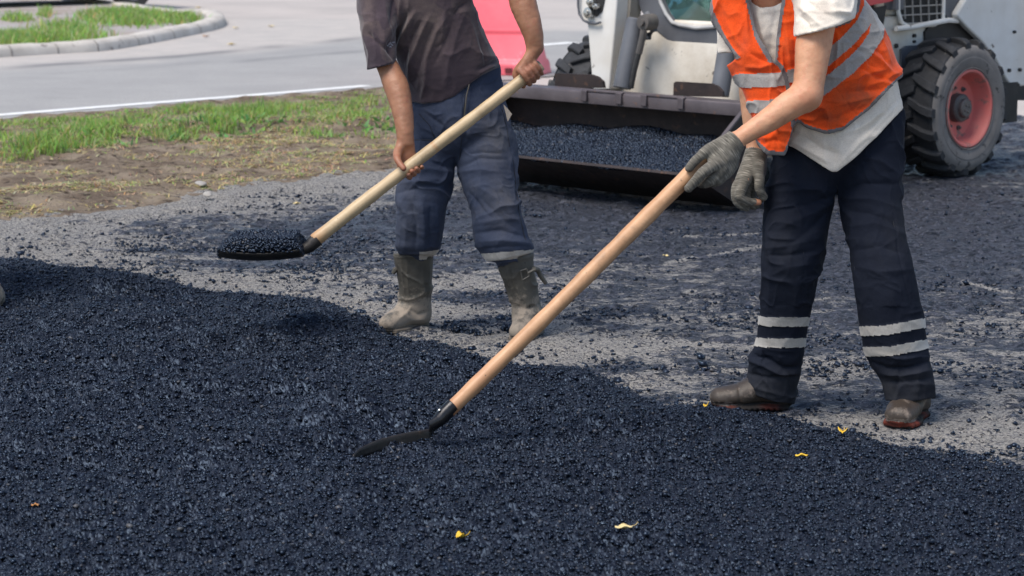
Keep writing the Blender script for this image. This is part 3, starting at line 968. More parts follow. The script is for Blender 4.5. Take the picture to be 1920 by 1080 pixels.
def stones(cen, rad, flat=0.75):
    """one faceted, bitumen-coated stone at every centre"""
    n = len(cen); v, f = ico()
    K = 48                                                 # shape variants
    shp = v[None] + RNG.uniform(-0.36, 0.36, (K, 8, 3)).astype(np.float32)
    shp = shp * RNG.uniform(0.70, 1.30, (K, 1, 3)).astype(np.float32)
    q = RNG.normal(size=(n, 4)).astype(np.float32); q /= np.linalg.norm(q, axis=1, keepdims=True)
    w, x, y, z = q.T
    R = np.stack([1-2*(y*y+z*z), 2*(x*y-w*z), 2*(x*z+w*y), 2*(x*y+w*z), 1-2*(x*x+z*z), 2*(y*z-w*x), 2*(x*z-w*y), 2*(y*z+w*x), 1-2*(x*x+y*y)], -1).reshape(n, 3, 3)
    P_ = np.einsum('nij,nkj->nki', R, shp[RNG.integers(0, K, n)]) * rad[:, None, None]
    P_[:, :, 2] *= flat
    V = (P_ + cen[:, None, :]).reshape(-1, 3)
    F = (f[None] + (np.arange(n) * 8)[:, None, None]).reshape(-1, 3)
    return V, F, np.repeat(RNG.uniform(0, 1, n).astype(np.float32), 8)

def bed_keep(V):
    return V[:, 1] < heap_y(V[:, 0]) + 0.08
tag(grid_sheet('fresh_asphalt_bed', -4.0, 3.4, 3.2, 11.6, 0.022, m_bed, lambda V: heap_h(V)[0] - 0.004 - .012 * (np.abs(V[:, 0]) < .215 * V[:, 1] + .12), None, keep=bed_keep, z=0.0), kind='structure')

def heap_points(step, jitter=0.5):
    xs = np.arange(-2.6, 2.0, step); ys = np.arange(5.3, 11.6, step)
    X, Y = np.meshgrid(xs, ys)
    c = np.stack([X.ravel(), Y.ravel(), 0 * X.ravel()], -1)
    c[:, :2] += RNG.uniform(-jitter, jitter, (len(c), 2)) * step
    lim = 0.245 * c[:, 1] + 0.22
    c = c[(np.abs(c[:, 0]) < lim) & (c[:, 1] < heap_y(c[:, 0]) + 0.05)]
    h, s = heap_h(c)
    c[:, 2] = h
    return c[s > 0], s[s > 0]
def worley(V, cell, seed):
    """nearest jittered cell of a square lattice: its random value, offset to its centre, distances to the two nearest centres"""
    q = V[:, :2] / cell
    b = np.floor(q).astype(np.int64) + 50000
    F1 = np.full(len(V), 9.0); F2 = np.full(len(V), 9.0); idh = np.zeros(len(V)); ox = np.zeros(len(V)); oy = np.zeros(len(V)); k1 = np.zeros(len(V)); k2 = np.zeros(len(V))
    z = np.zeros(len(V), np.int64)
    for dx in (-1, 0, 1):
        for dy in (-1, 0, 1):
            cx, cy = b[:, 0] + dx, b[:, 1] + dy
            px = cx - 50000 + .5 + .48 * _hash(cx, cy, z, seed); py = cy - 50000 + .5 + .48 * _hash(cx, cy, z, seed + 1)
            ex, ey = q[:, 0] - px, q[:, 1] - py
            d = np.hypot(ex, ey)
            m = d < F1
            F2 = np.where(m, F1, np.minimum(F2, d))
            F1 = np.where(m, d, F1); ox = np.where(m, ex, ox); oy = np.where(m, ey, oy)
            idh = np.where(m, _hash(cx, cy, z, seed + 2), idh); k1 = np.where(m, _hash(cx, cy, z, seed + 3), k1); k2 = np.where(m, _hash(cx, cy, z, seed + 4), k2)
    return idh, ox * cell, oy * cell, F1 * cell, F2 * cell, k1, k2
def crumbly(V):
    """angular crushed stones packed together: every cell a tilted facet, deep gaps between"""
    W_ = V + .004 * np.stack([vnoise(V, 90, 881), vnoise(V, 90, 882), 0 * V[:, 0]], -1)
    i1, x1, y1, a1, b1, s1, t1 = worley(W_, .0105, 800)
    i2, x2, y2, a2, b2, s2, t2 = worley(W_, .0066, 820)
    mixf = sstep(-.25, .35, fbm(V, (7, 9, 1), 3, 840) + .25 * i1)          # patches of coarser and finer stuff
    h1 = .0060 * i1 + .36 * (s1 * x1 + t1 * y1) - .0085 * np.exp(-((b1 - a1) / .0022) ** 2)
    h2 = .0036 * i2 + .42 * (s2 * x2 + t2 * y2) - .0050 * np.exp(-((b2 - a2) / .0016) ** 2)
    return mixf * h1 + (1 - .55 * mixf) * h2 + .004 * fbm(V, (45, 45, 1), 2, 850), np.where(mixf > .5, i1, i2) * .5 + .5
step = .0036
xs = np.arange(-2.7, 2.1, step); ys = np.arange(5.4, 11.55, step)
X, Y = np.meshgrid(xs, ys)
V = np.stack([X.ravel(), Y.ravel(), np.zeros(X.size)], -1).astype(np.float32)
V[:, :2] += RNG.uniform(-.3, .3, (len(V), 2)) * step
idx = np.arange(X.size).reshape(X.shape)
Fq = np.stack([idx[:-1, :-1].ravel(), idx[:-1, 1:].ravel(), idx[1:, 1:].ravel(), idx[1:, :-1].ravel()], -1)
inside = (np.abs(V[:, 0]) < .222 * V[:, 1] + .16) & (V[:, 1] < heap_y(V[:, 0]) + .05)
Fq = Fq[inside[Fq].all(1)]
ids, inv = np.unique(Fq, return_inverse=True); V = V[ids]; Fq = inv.reshape(Fq.shape)
hh, ss = heap_h(V); ck, cid = crumbly(V)
V[:, 2] = np.where(ss > 0, hh + ck, -.03)
kq = (ss[Fq] > 0).any(1); Fq = Fq[kq]
flip = (Fq[:, 0] + Fq[:, 1]) % 2 == 0
T = np.concatenate([np.where(flip[:, None], Fq[:, [0, 1, 2]], Fq[:, [0, 1, 3]]), np.where(flip[:, None], Fq[:, [0, 2, 3]], Fq[:, [1, 2, 3]])])
c, s = heap_points(0.0135)
c = c[RNG.uniform(0, 1, len(c)) < .85]
rad = 0.0027 + 0.0036 * RNG.uniform(0, 1, len(c)) ** 1.6; c[:, 2] += RNG.uniform(-0.001, 0.004, len(c))
c2, s2 = heap_points(0.045)
r2 = RNG.uniform(0.006, 0.0095, len(c2)); c2[:, 2] += RNG.uniform(0.0, 0.006, len(c2))
V3, F3, A3 = stones(np.concatenate([c, c2]).astype(np.float32), np.concatenate([rad, r2]).astype(np.float32), 0.7)
MI = np.r_[np.zeros(len(T), np.int32), np.ones(len(F3), np.int32)]
F = np.concatenate([T, F3 + len(V)]); A = np.concatenate([cid.astype(np.float32) * .95, A3]); V = np.concatenate([V, V3])
tag(mesh_np('fresh_asphalt', V, F, [m_fines, m_stone], smooth=False, attrs={'rnd': A}, matidx=MI), 'layer of loose black hot asphalt stones spread over the road', 'asphalt', kind='stuff')

# crumbs scattered on the old surface
cr, rr = [], []
k = 300000
Q = scatter_xy(-2.6, 3.0, 7.0, 14.5, k)
s = Q[:, 1] - heap_y(Q[:, 0])
clus = np.clip(0.10 + 1.5 * fbm(Q, (2.2, 3.2, 1), 4, 91), 0, 1)
pr = clus * (0.6 * np.exp(-s / 3.5)) + .03 + 0.75 * np.exp(-(s / 0.10) ** 2) + 0.10 * np.exp(-s / .45)
u, v, _ = pix(Q)
for cu, cv, ru, rv, a in [(900, 560, 110, 9, .9), (860, 612, 45, 14, .6), (950, 610, 40, 16, .6), (640, 470, 140, 25, .3), (1160, 692, 70, 10, .9), (560, 520, 160, 20, .25), (1180, 590, 120, 10, .3), (260, 470, 160, 6, .3)]:
    pr = pr + a * np.exp(-(((u - cu) / ru) ** 2 + ((v - cv) / rv) ** 2))
ok = (s > 0.0) & (RNG.uniform(0, 1, k) < pr) & (Q[:, 1] < verge_near(Q[:, 0]) - 0.4)
Q = Q[ok]
r = 0.0022 + 0.0085 * RNG.uniform(0, 1, len(Q)) ** 5 + 0.0015 * RNG.uniform(0, 1, len(Q))
big = RNG.uniform(0, 1, len(Q)) < 0.002
r[big] = RNG.uniform(0.012, 0.020, big.sum())
Q[:, 2] = 0.004 + r * 0.35
V, F, A = stones(Q.astype(np.float32), r.astype(np.float32), 0.8)
tag(mesh_np('asphalt_crumbs', V, F, m_stone, smooth=False, attrs={'rnd': A}), 'black asphalt crumbs scattered over the old road surface', 'crumbs', kind='stuff')

# three clods one can tell apart
def clod(u, v, R, label, seed):
    rg = np.random.default_rng(seed)
    c = G(u, v, 0.0); k = 46
    d = rg.normal(size=(k, 3)); d /= np.linalg.norm(d, axis=1, keepdims=True)
    p = d * (R * rg.uniform(0.25, 0.85, (k, 1))); p[:, 2] = np.abs(p[:, 2]) * 0.8
    V, F, A = stones((p + np.array([c[0], c[1], 0.008])).astype(np.float32), rg.uniform(0.22 * R, 0.42 * R, k).astype(np.float32), 0.9)
    tag(mesh_np('asphalt_clod', V, F, m_stone, None, (c[0], c[1], 0.004), False, {'rnd': A}), label, 'asphalt clod', 'loose clods of asphalt')
clod(861, 623, 0.026, 'small black clod of asphalt on the pale road midway between the two rubber boots', 3)
clod(948, 621, 0.026, 'black clod of asphalt touching the toe side of the right rubber boot', 4)
clod(1665, 751, 0.013, 'small round black clod just left of the shoe nearest the camera', 5)
# ------------------------------------------------------------------ people
def skin_mat(name, c1, c2, flush):
    m, nt, ns, lk, b = new_mat(name)
    co = objco(nt)
    c = mix(nt, ramp(nt, noise(nt, co, 16, 5, 0.6), [(0.3, 0.0), (0.7, 1.0)]), c1, c2)
    c = mix(nt, ramp(nt, noise(nt, co, 45, 4, 0.6), [(0.52, 0.0), (0.75, 0.5)]), c, flush)
    c = mix(nt, attr(nt, 'stain').outputs['Fac'], c, flush)
    sp = ramp(nt, noise(nt, co, 190, 2, 0.5), [(0.74, 0.0), (0.79, 0.5)])
    c = mix(nt, sp, c, tuple(0.4 * x for x in c1))
    lk.new(c, b.inputs['Base Color'])
    b.inputs['Roughness'].default_value = 0.52
    b.inputs['Subsurface Weight'].default_value = 0.12
    b.inputs['Subsurface Radius'].default_value = (0.012, 0.004, 0.002)
    b.inputs['Subsurface Scale'].default_value = 0.5
    c = mix(nt, ramp(nt, noise(nt, co, 11, 6, 0.7, 0.6), [(0.55, 0.0), (0.72, 0.35)]), c, tuple(0.55 * x for x in c1))
    lk.new(c, b.inputs['Base Color'])
    n1 = bump(nt, noise(nt, co, 330, 3, 0.6), 0.5, 0.0015)
    lk.new(bump(nt, noise(nt, co, 55, 4, 0.65), 0.45, 0.004, n1), b.inputs['Normal'])
    return m
m_skin_tan = skin_mat('sunburnt_skin', (0.26, 0.115, 0.060), (0.38, 0.18, 0.098), (0.31, 0.092, 0.055))
m_skin_fair = skin_mat('fair_skin', (0.53, 0.255, 0.140), (0.63, 0.335, 0.195), (0.54, 0.18, 0.10))
m_hair = surface('dark_hair', (0.02, 0.014, 0.01), (0.045, 0.03, 0.02), 40, 0.5, None, 200, 0.6, 0.004, stretch=(1, 1, 0.2))
m_tr_blue = cloth('blue_grey_work_trousers', (0.036, 0.047, 0.082), (0.053, 0.066, 0.104), stain=(0.105, 0.102, 0.108), sheen=.02, dust=(0.085, 0.083, 0.09), dust_amt=0.40)
m_tr_navy = cloth('dark_navy_work_trousers', (0.0100, 0.0128, 0.0225), (0.0145, 0.018, 0.030), stain=(0.045, 0.045, 0.048), dust=(0.028, 0.030, 0.038), dust_amt=0.3, sheen=0.0)
m_tee_dark = cloth('faded_dark_tshirt', (0.047, 0.034, 0.044), (0.070, 0.050, 0.061), stain=(0.18, 0.135, 0.115), bstr=0.25, sheen=0.3)
m_tee_white = cloth('dirty_white_tshirt', (0.80, 0.71, 0.595), (0.85, 0.78, 0.69), stain=(0.40, 0.33, 0.28), bstr=0.25, dust=(0.5, 0.43, 0.37), dust_amt=0.35)
m_orange = cloth('orange_safety_vest', (0.77, 0.072, 0.009), (0.85, 0.10, 0.014), stain=(0.20, 0.06, 0.03), bstr=0.4, dust=(0.34, 0.085, 0.03), dust_amt=0.6)
m_trim = cloth('grey_trim', (0.16, 0.15, 0.155), (0.20, 0.19, 0.19), bstr=0.2)
m_reflect = cloth('dirty_grey_reflective_tape', (0.30, 0.285, 0.27), (0.39, 0.37, 0.35), stain=(0.13, 0.11, 0.10), rough=0.5, bstr=0.45, dust=(0.17, 0.145, 0.12), dust_amt=0.6)
m_reflect_pale = cloth('pale_reflective_tape', (0.50, 0.46, 0.41), (0.60, 0.56, 0.51), stain=(0.25, 0.2, 0.15), rough=0.55, bstr=0.3, dust=(0.25, 0.2, 0.15), dust_amt=0.7)
def boot_mat(name, c1, c2, dust):
    m, nt, ns, lk, b = new_mat(name)
    co = objco(nt)
    c = mix(nt, ramp(nt, noise(nt, co, 12, 5, 0.6), [(0.3, 0.0), (0.7, 1.0)]), c1, c2)
    a = attr(nt, 'stain').outputs['Fac']
    g = ramp(nt, math_(nt, 'ADD', math_(nt, 'MULTIPLY', a, 1.1), math_(nt, 'MULTIPLY', math_(nt, 'SUBTRACT', noise(nt, co, 13, 7, 0.78), 0.60), 2.6)), [(0.25, 0.0), (0.65, 0.92)])
    c = mix(nt, g, c, dust)
    c = mix(nt, ramp(nt, noise(nt, co, 48, 3, 0.6), [(0.68, 0.0), (0.74, 0.8)]), c, (0.012, 0.012, 0.012))
    lk.new(c, b.inputs['Base Color']); b.inputs['Roughness'].default_value = 0.55
    lk.new(ramp(nt, g, [(0, 0.55), (1, 0.92)]), b.inputs['Roughness'])
    lk.new(bump(nt, noise(nt, co, 90, 4, 0.65), 0.4, 0.003), b.inputs['Normal'])
    return m
m_boot = boot_mat('dusty_grey_rubber_boot', (0.052, 0.047, 0.039), (0.098, 0.089, 0.073), (0.29, 0.24, 0.19))
m_boot_sole = boot_mat('dusty_boot_sole', (0.05, 0.045, 0.035), (0.10, 0.085, 0.065), (0.19, 0.155, 0.12))
m_seamdark = surface('dark_thread', (0.012, 0.014, 0.02), (0.02, 0.022, 0.03), 30, 0.8)
m_seam = surface('boot_seam', (0.14, 0.10, 0.07), (0.19, 0.14, 0.09), 30, 0.7)
m_shoe = boot_mat('worn_brown_work_shoe', (0.028, 0.020, 0.015), (0.060, 0.043, 0.031), (0.26, 0.205, 0.165))
m_shoe_sole = cloth('black_and_red_shoe_sole', (0.016, 0.015, 0.015), (0.035, 0.03, 0.028), stain=(0.30, 0.055, 0.03), rough=0.75, sheen=0, bstr=0.3)
def glove_mat():
    m, nt, ns, lk, b = new_mat('grey_green_knit_glove')
    a = attr(nt, 'rowco')
    wob = noise(nt, a.outputs['Vector'], 14, 3)
    sx = N(nt, 'ShaderNodeSeparateXYZ'); lk.new(a.outputs['Vector'], sx.inputs[0])
    cb = N(nt, 'ShaderNodeCombineXYZ')
    lk.new(math_(nt, 'ADD', math_(nt, 'MULTIPLY', sx.outputs[0], 330.0), math_(nt, 'MULTIPLY', wob, 1.0)), cb.inputs[0])
    lk.new(math_(nt, 'MULTIPLY', sx.outputs[1], 28.0), cb.inputs[1]); lk.new(math_(nt, 'MULTIPLY', sx.outputs[2], 28.0), cb.inputs[2])
    rows = noise(nt, cb.outputs[0], 1.0, 2, 0.6)
    c = mix(nt, ramp(nt, rows, [(0.30, 0.0), (0.46, 0.35), (0.58, 0.5), (0.66, 1.0)]), (0.055, 0.050, 0.042), (0.30, 0.275, 0.23))
    c = mix(nt, ramp(nt, noise(nt, objco(nt), 20, 4), [(0.4, 0.0), (0.7, 0.6)]), c, (0.085, 0.076, 0.063))
    lk.new(c, b.inputs['Base Color']); b.inputs['Roughness'].default_value = 0.95
    b.inputs['Specular IOR Level'].default_value = 0.15; b.inputs['Sheen Weight'].default_value = 0.1
    lk.new(bump(nt, rows, 0.5, 0.002, bump(nt, noise(nt, objco(nt), 700, 1), 0.4, 0.001)), b.inputs['Normal'])
    return m
m_glove = glove_mat()

def head_parts(C, s=1.0, look=(-0.3, -0.9, -0.3)):
    """skull, jaw, nose, ears, brows and lips round the head centre C; `look` is where the face points"""
    f = unit(look); r = unit(np.cross(f, (0, 0, 1))); up = np.cross(r, f)
    q = lambda x, y, z: np.array(C) + s * (x * r + y * f + z * up)
    p = [(Tube([(q(0, -.02, .03), .080, .100), (q(0, .005, .02), .076, .095)], lat=r), .02),
         (Tube([(q(0, .035, -.04), .058, .062), (q(0, .055, -.088), .034, .032)], lat=r), .045),
         (Tube([(q(0, .088, .012), .010), (q(0, .112, -.028), .013), (q(0, .1, -.036), .012)]), .014),
         (Tube([(q(-.024, .092, -.066), .007), (q(0, .1, -.063), .008), (q(.024, .092, -.066), .007)]), .008),
         (Tube([(q(-.022, .088, -.077), .007), (q(0, .096, -.077), .009), (q(.022, .088, -.077), .007)]), .008)]
    for sx in (-1, 1):
        p.append((Tube([(q(sx * .018, .086, .026), .009), (q(sx * .05, .07, .024), .008)]), .012))
        p.append((Tube([(q(sx * .032, .08, .006), .012), (q(sx * .036, .08, .006), .012)]), .006))
        p.append((Tube([(q(sx * .078, -.005, .02), .012), (q(sx * .084, -.012, -.005), .013), (q(sx * .078, .0, -.028), .009)]), .008))
    return p, q, f

def hair_mesh(q, f, C, parent, base):
    H = Union([(Tube([(q(0, -.026, .036), .084, .104), (q(0, -.002, .028), .080, .100)], lat=unit(np.cross(f, (0, 0, 1)))), .02)])
    c = plane_cut(q(0, .045, .03), unit(q(0, .8, -.6) - q(0, 0, 0)))
    fh = lambda p: np.maximum(H(p), c(p))
    lo, hi = H.bounds()
    V, F = sdf_mesh(fh, lo, hi, 0.008)
    return mesh_np('hair', V, F, m_hair, parent, base)

def tidy(d): return np.asarray(d, np.float32)

# ================================================================== worker on the left
W1 = P(850, 632, 9.5); W1[2] = 0.0
H1a, H1b = P(588, 454, 9.08), P(1014, 121, 9.24)         # shovel handle, blade end and grip end
AX1 = unit(H1b - H1a)
_toc = np.array([0, -1.0, 0]); E2a = unit(_toc - AX1 * (_toc @ AX1)); E1a = np.cross(E2a, AX1)
ax_pt = lambda u: H1a + (H1b - H1a) * ((u - 588) / 426.0)

w1_torso = Tube([prow(778, -100, 9.40, 46, .9), row(700, 878, -62, 9.40, .50), row(704, 884, -25, 9.41, .56), row(716, 886, 10, 9.42, .60), row(729, 900, 50, 9.44, .62),
                 row(740, 917, 90, 9.46, .64), row(752, 931, 125, 9.48, .66), row(764, 938, 165, 9.50, .66), row(770, 940, 215, 9.51, .66)], k=.04)
w1_sleeveR = Tube([prow(712, -50, 9.39, 36), row(671, 744, 0, 9.37, .9), row(677, 743, 60, 9.33, 1.1), row(686, 742, 105, 9.312, 1.2), row(691, 742, 150, 9.30, 1.2)], k=.03)
w1_sleeveL = Tube([prow(868, -62, 9.40, 40), prow(938, -72, 9.36, 34)], k=.03)
w1_pelvis = Tube([row(782, 938, 130, 9.51, .70), row(775, 945, 180, 9.51, .72), row(772, 955, 225, 9.51, .70), row(778, 955, 250, 9.51, .55)], k=.05)
w1_legL = Tube([row(774, 862, 215, 9.52, 1.1), row(766, 860, 262, 9.52, 1.05), row(754, 853, 310, 9.51, .98), row(744, 847, 348, 9.49, .95), row(743, 836, 395, 9.47, .95), row(741, 830, 440, 9.50, .95), row(746, 817, 474, 9.54, .95), row(752, 803, 520, 9.58, .95)], k=.04)
w1_legR = Tube([row(856, 950, 215, 9.52, 1.1), row(856, 964, 262, 9.51, 1.05), row(856, 969, 305, 9.48, .98), row(865, 970, 345, 9.44, .95), row(886, 976, 395, 9.38, .95), row(890, 986, 435, 9.37, .95), row(904, 996, 466, 9.38, .95), row(936, 990, 500, 9.40, .95), row(956, 1003, 540, 9.42, .95)], k=.04)
w1_armR = Tube([prow(708, -45, 9.40, 25), prow(710, 40, 9.36, 22), prow(713, 92, 9.335, 19), prow(729, 130, 9.31, 21), prow(744, 165, 9.27, 23.5), prow(754, 205, 9.23, 20), prow(759, 243, 9.20, 17), prow(760, 268, 9.185, 15.5, .8)], k=.02)
w1_armL = Tube([prow(872, -66, 9.40, 36), prow(930, -66, 9.36, 31), prow(974, -38, 9.30, 29), prow(980, 2, 9.26, 26), prow(993, 42, 9.235, 22), prow(1000, 68, 9.225, 18.5), prow(1003, 90, 9.22, 16.5, .85)], k=.02)
w1_neck = Tube([prow(778, -75, 9.40, 34), prow(765, -135, 9.36, 30)], k=.02)
w1_hp, w1_q, w1_f = head_parts(P(752, -188, 9.33), look=(-.45, -.75, -.5))
atL = lambda s, t, r: ax_pt(992) + AX1 * s + (math.cos(math.radians(t)) * E1a + math.sin(math.radians(t)) * E2a) * r
RH1 = 0.0235
w1_handL = grip(ax_pt(995), AX1, E1a, E2a, RH1, P(1003, 92, 9.22), [38, 112, 172, 222], rs=1.05, thumb=[(P(1000, 98, 9.235), .017), (atL(-.03, -45, .048), .0145), (atL(-.045, -95, .037), .012), (atL(-.045, -140, .035), .010)])
w1_handR = grip(ax_pt(770), AX1, E1a, -E2a, RH1, P(760, 268, 9.195), [62, 138, 198, 240], rs=1.05,
                thumb=[prow(752, 272, 9.185, 9), prow(745, 289, 9.145, 8.2), prow(747, 303, 9.105, 6.4), prow(757, 316, 9.085, 5.4)])
def upto(t, n):
    q = t.grown(-.022); q.c, q.a, q.b = q.c[:n], q.a[:n], q.b[:n]
    return q
w1_thighL, w1_thighR = upto(w1_legL, 21), upto(w1_legR, 21)
def shin(knee, mid, heel, d):
    z = np.array([0, 0, 1.0])
    return [(Tube([(knee, .042), (mid, .028)]), .03), (Tube([(mid, .028), (heel + z * .10, .024)]), .02), (Tube([(heel + z * .10, .024), (heel + z * .06, .022)]), .02), (Tube([(heel + z * .06, .022), (heel + d * .8 + z * .045, .018)]), .02)]
w1_body_f = Union([(w1_torso.grown(-.022, .95), .03), (w1_pelvis.grown(-.02), .04), (w1_thighL, .04), (w1_thighR, .04)]
                  + shin(w1_thighL.c[-1], P(778, 530, 9.585), G(786, 614), np.array([-.115, -.165, 0])) + shin(w1_thighR.c[-1], P(977, 530, 9.41), G(1000, 628), np.array([-.055, -.175, 0])) + [
                   (w1_armR, .03), (w1_armL, .03), (w1_neck, .03)] + w1_hp + w1_handL + w1_handR)

def build_body(f, h, mat, base, mask=None, name='person'):
    lo, hi = f.bounds()
    V, F = sdf_mesh(f, lo, hi, h)
    n = normals_of(f, V)
    d = 0.0012 * fbm(V, 45, 2, 301) + 0.0016 * fbm(V, 18, 2, 302)
    V = V + n * tidy(d)[:, None]
    st = np.zeros(len(V), np.float32)
    if mask is not None: st = tidy(mask(V, n))
    return mesh_np(name, V, F, mat, None, base, True, {'stain': st})

def w1_flush(V, n):
    u, v, s = pix(V)
    return np.clip(0.45 * np.exp(-((u - 765) / 30) ** 2 - ((v - 312) / 25) ** 2) + 0.35 * np.exp(-((u - 992) / 26) ** 2 - ((v - 132) / 18) ** 2), 0, 1)
p1 = build_body(w1_body_f, 0.0046, m_skin_tan, W1, w1_flush)
tag(p1, 'person in faded dark t-shirt, blue grey work trousers and rubber boots, holding a loaded shovel', 'person')
hair_mesh(w1_q, w1_f, None, p1, W1)

# trousers
f = Union([(w1_pelvis, .05), (w1_legL, .04), (w1_legR, .012)])
lo, hi = f.bounds()
V, F = sdf_mesh(f, lo, hi, 0.0042)
n = normals_of(f, V)
u, v, s = pix(V)
d = creases(V, n, [([(940, 200), (958, 260), (966, 340), (972, 420)], 1.6, -.003), ([(776, 262), (800, 262), (815, 262)], 1.5, -.003), ([(815, 212), (815, 262)], 1.5, -.003), ([(852, 318), (800, 300), (778, 285)], 7, -.010), ([(852, 322), (800, 318), (770, 320)], 8, .008), ([(856, 316), (900, 296), (950, 300)], 6, -.007), ([(855, 322), (900, 318), (935, 322)], 6, .006),
                   ([(870, 290), (905, 286), (940, 288)], 4, -.006), ([(890, 345), (930, 372), (965, 410)], 9, .011), ([(900, 372), (935, 405), (972, 432)], 8, -.011), ([(893, 420), (940, 410), (985, 412)], 8, .010),
                   ([(893, 437), (940, 432), (990, 445)], 7, -.012), ([(898, 452), (940, 450), (990, 455)], 7, .012), ([(905, 466), (950, 462), (995, 462)], 5, -.008), ([(930, 330), (955, 370), (965, 400)], 8, .008), ([(878, 360), (905, 395), (925, 410)], 6, -.009),
                   ([(752, 372), (762, 410), (760, 470)], 7, .010), ([(770, 380), (780, 420), (778, 472)], 6, -.013), ([(790, 372), (796, 420), (795, 470)], 7, .010), ([(808, 385), (806, 420), (806, 470)], 5, -.010), ([(820, 390), (822, 430), (812, 468)], 6, .008),
                   ([(748, 362), (790, 350), (835, 348)], 7, -.010), ([(750, 345), (790, 336), (840, 338)], 7, .008), ([(800, 215), (830, 235), (838, 262)], 4, -.006), ([(795, 205), (815, 216), (832, 212)], 3, .005),
                   ([(880, 200), (876, 240), (870, 270)], 3.5, -.005), ([(790, 260), (820, 300), (845, 318)], 7, -.008), ([(905, 210), (925, 240), (955, 262)], 8, .006), ([(868, 168), (870, 215), (868, 250)], 2.5, -.006)])
d += ridged(V, (6, 6, 6), 310, 0.010, .8) * sstep(150, 300, v) + ridged(V, (14, 14, 15), 320, 0.0032, .8) + 0.0015 * fbm(V, 34, 2, 330)
d *= np.where(v > 400, .7, 1.0)
bell = .006 * np.exp(-((v - 462) / 9) ** 2)
d += bell
d -= .022 * sstep(476, 488, v - np.interp(u, [737, 813, 900, 931, 1001], [0, 0, 12, 12, -5]))
V = V + n * tidy(d)[:, None]
fc = V[F].mean(1); fu, fv, _ = pix(fc)
lab = np.zeros(len(F), int)
top = np.interp(fu, [737, 800, 830, 900, 1000], [474, 472, 467, 476, 468])
lab[(fv > top) & (fv < top + 15) & (fu > 786)] = 1
lab[(lab == 1) & (fu > 862)] = 2
stain = np.clip(1.0 * np.exp(-((u - 930) / 34) ** 2 - ((v - 255) / 48) ** 2) + .9 * np.exp(-((u - 945) / 30) ** 2 - ((v - 380) / 60) ** 2) + .4 * np.exp(-((u - 770) / 25) ** 2 - ((v - 400) / 60) ** 2), 0, 1)
tr = split({0: 'trousers', 1: 'reflective_strip', 2: 'reflective_strip'}, V, F, lab, {0: m_tr_blue, 1: m_reflect_pale, 2: m_reflect_pale}, p1, W1, {'stain': tidy(stain)})
for px_ in ([(786, 213), (806, 235), (816, 262)], [(776, 262), (815, 263)], [(941, 205), (950, 240), (955, 275)], [(872, 172), (868, 230), (862, 300)], [(962, 300), (968, 350), (975, 410), (985, 450)]):
    surf_seam('seam', V, n, px_, m_seamdark, tr[0], W1)
# drawstring, pocket flap
mb = MB(); mb.tube([P(880, 158, 9.375), P(875, 178, 9.368), P(872, 205, 9.365), P(870, 232, 9.366)], .0028, 6)
mb.build('drawstring', m_boot_sole, tr[0], W1)
mb = MB(); q = [P(944, 196, 9.405), P(952, 204, 9.40), P(960, 214, 9.41), P(952, 228, 9.405)]
mb.prism(q, (0, .003, 0)); mb.build('pocket_lining', cloth('beige_pocket_lining', (.42, .36, .30), (.5, .43, .36)), tr[0], W1)

# t-shirt
f0 = Union([(w1_torso.grown(.004), .05), (w1_sleeveR.grown(.002), .018), (w1_sleeveL, .03)])
f = shell(f0, .011, [cut_v([(640, 135), (690, 131), (739, 119), (741, 200), (771, 190), (795, 194), (827, 191), (852, 181), (883, 156), (902, 142), (930, 128), (960, 124), (1100, 124)])])
lo, hi = f0.bounds()
V, F = sdf_mesh(f, lo, hi, 0.005)
n = normals_of(f0, V)
u, v, s = pix(V)
d = creases(V, n, [([(778, 22), (756, 62), (742, 104)], 6, .016), ([(768, 18), (746, 60), (733, 98)], 7, -.016), ([(790, 38), (772, 70), (757, 120)], 5, -.010), ([(805, 30), (790, 62), (768, 120), (768, 160)], 5, .012), ([(815, 45), (797, 85), (780, 150)], 5, -.009),
                   ([(838, 30), (818, 60), (800, 110), (797, 190)], 6, .009), ([(850, 40), (835, 80), (815, 120)], 5, -.007), ([(835, 72), (826, 84), (816, 92)], 4, -.008), ([(872, 20), (858, 60), (840, 120), (836, 170)], 6, .006),
                   ([(876, 4), (860, 14), (850, 30)], 5, -.012), ([(882, 40), (893, 80), (908, 120)], 4, .007), ([(898, 70), (906, 100), (912, 124)], 4, -.006), ([(720, 0), (724, 30), (738, 80)], 6, .010), ([(704, 10), (706, 40), (715, 80)], 7, -.008),
                   ([(690, 60), (700, 75), (735, 100)], 5, -.010), ([(735, 70), (728, 90), (738, 112)], 5, -.012), ([(790, 186), (794, 170), (796, 160)], 3, .006), ([(930, 122), (912, 130), (900, 138)], 4, .010), ([(932, 112), (915, 122), (895, 132)], 4, -.010),
                   ([(690, 126), (715, 124), (739, 115)], 2.0, .003), ([(762, 160), (775, 150), (800, 140)], 6, -.004), ([(752, -10), (748, 30), (742, 60)], 5, .010), ([(740, -10), (735, 20), (730, 50)], 4, -.008)])
d += ridged(V, (9, 9, 5), 340, 0.0055) + ridged(V, (20, 20, 11), 350, 0.0018)
V = V + n * tidy(d)[:, None]
fc = V[F].mean(1); fu, fv, _ = pix(fc)
lab = np.zeros(len(F), int)
pr = np.zeros(len(F), bool)
for (a, b, c_, d_) in [(727, 86, 739, 79), (729, 83, 733, 80), (731, 88, 740, 82)]:
    dd, _t = polydist(fu, fv, [(a, b), (c_, d_)]); pr |= (dd < 1.0)
pr &= (fc[:, 1] < 9.42) & (vnoise(fc, 260, 7) > -0.25)
lab[pr] = 1
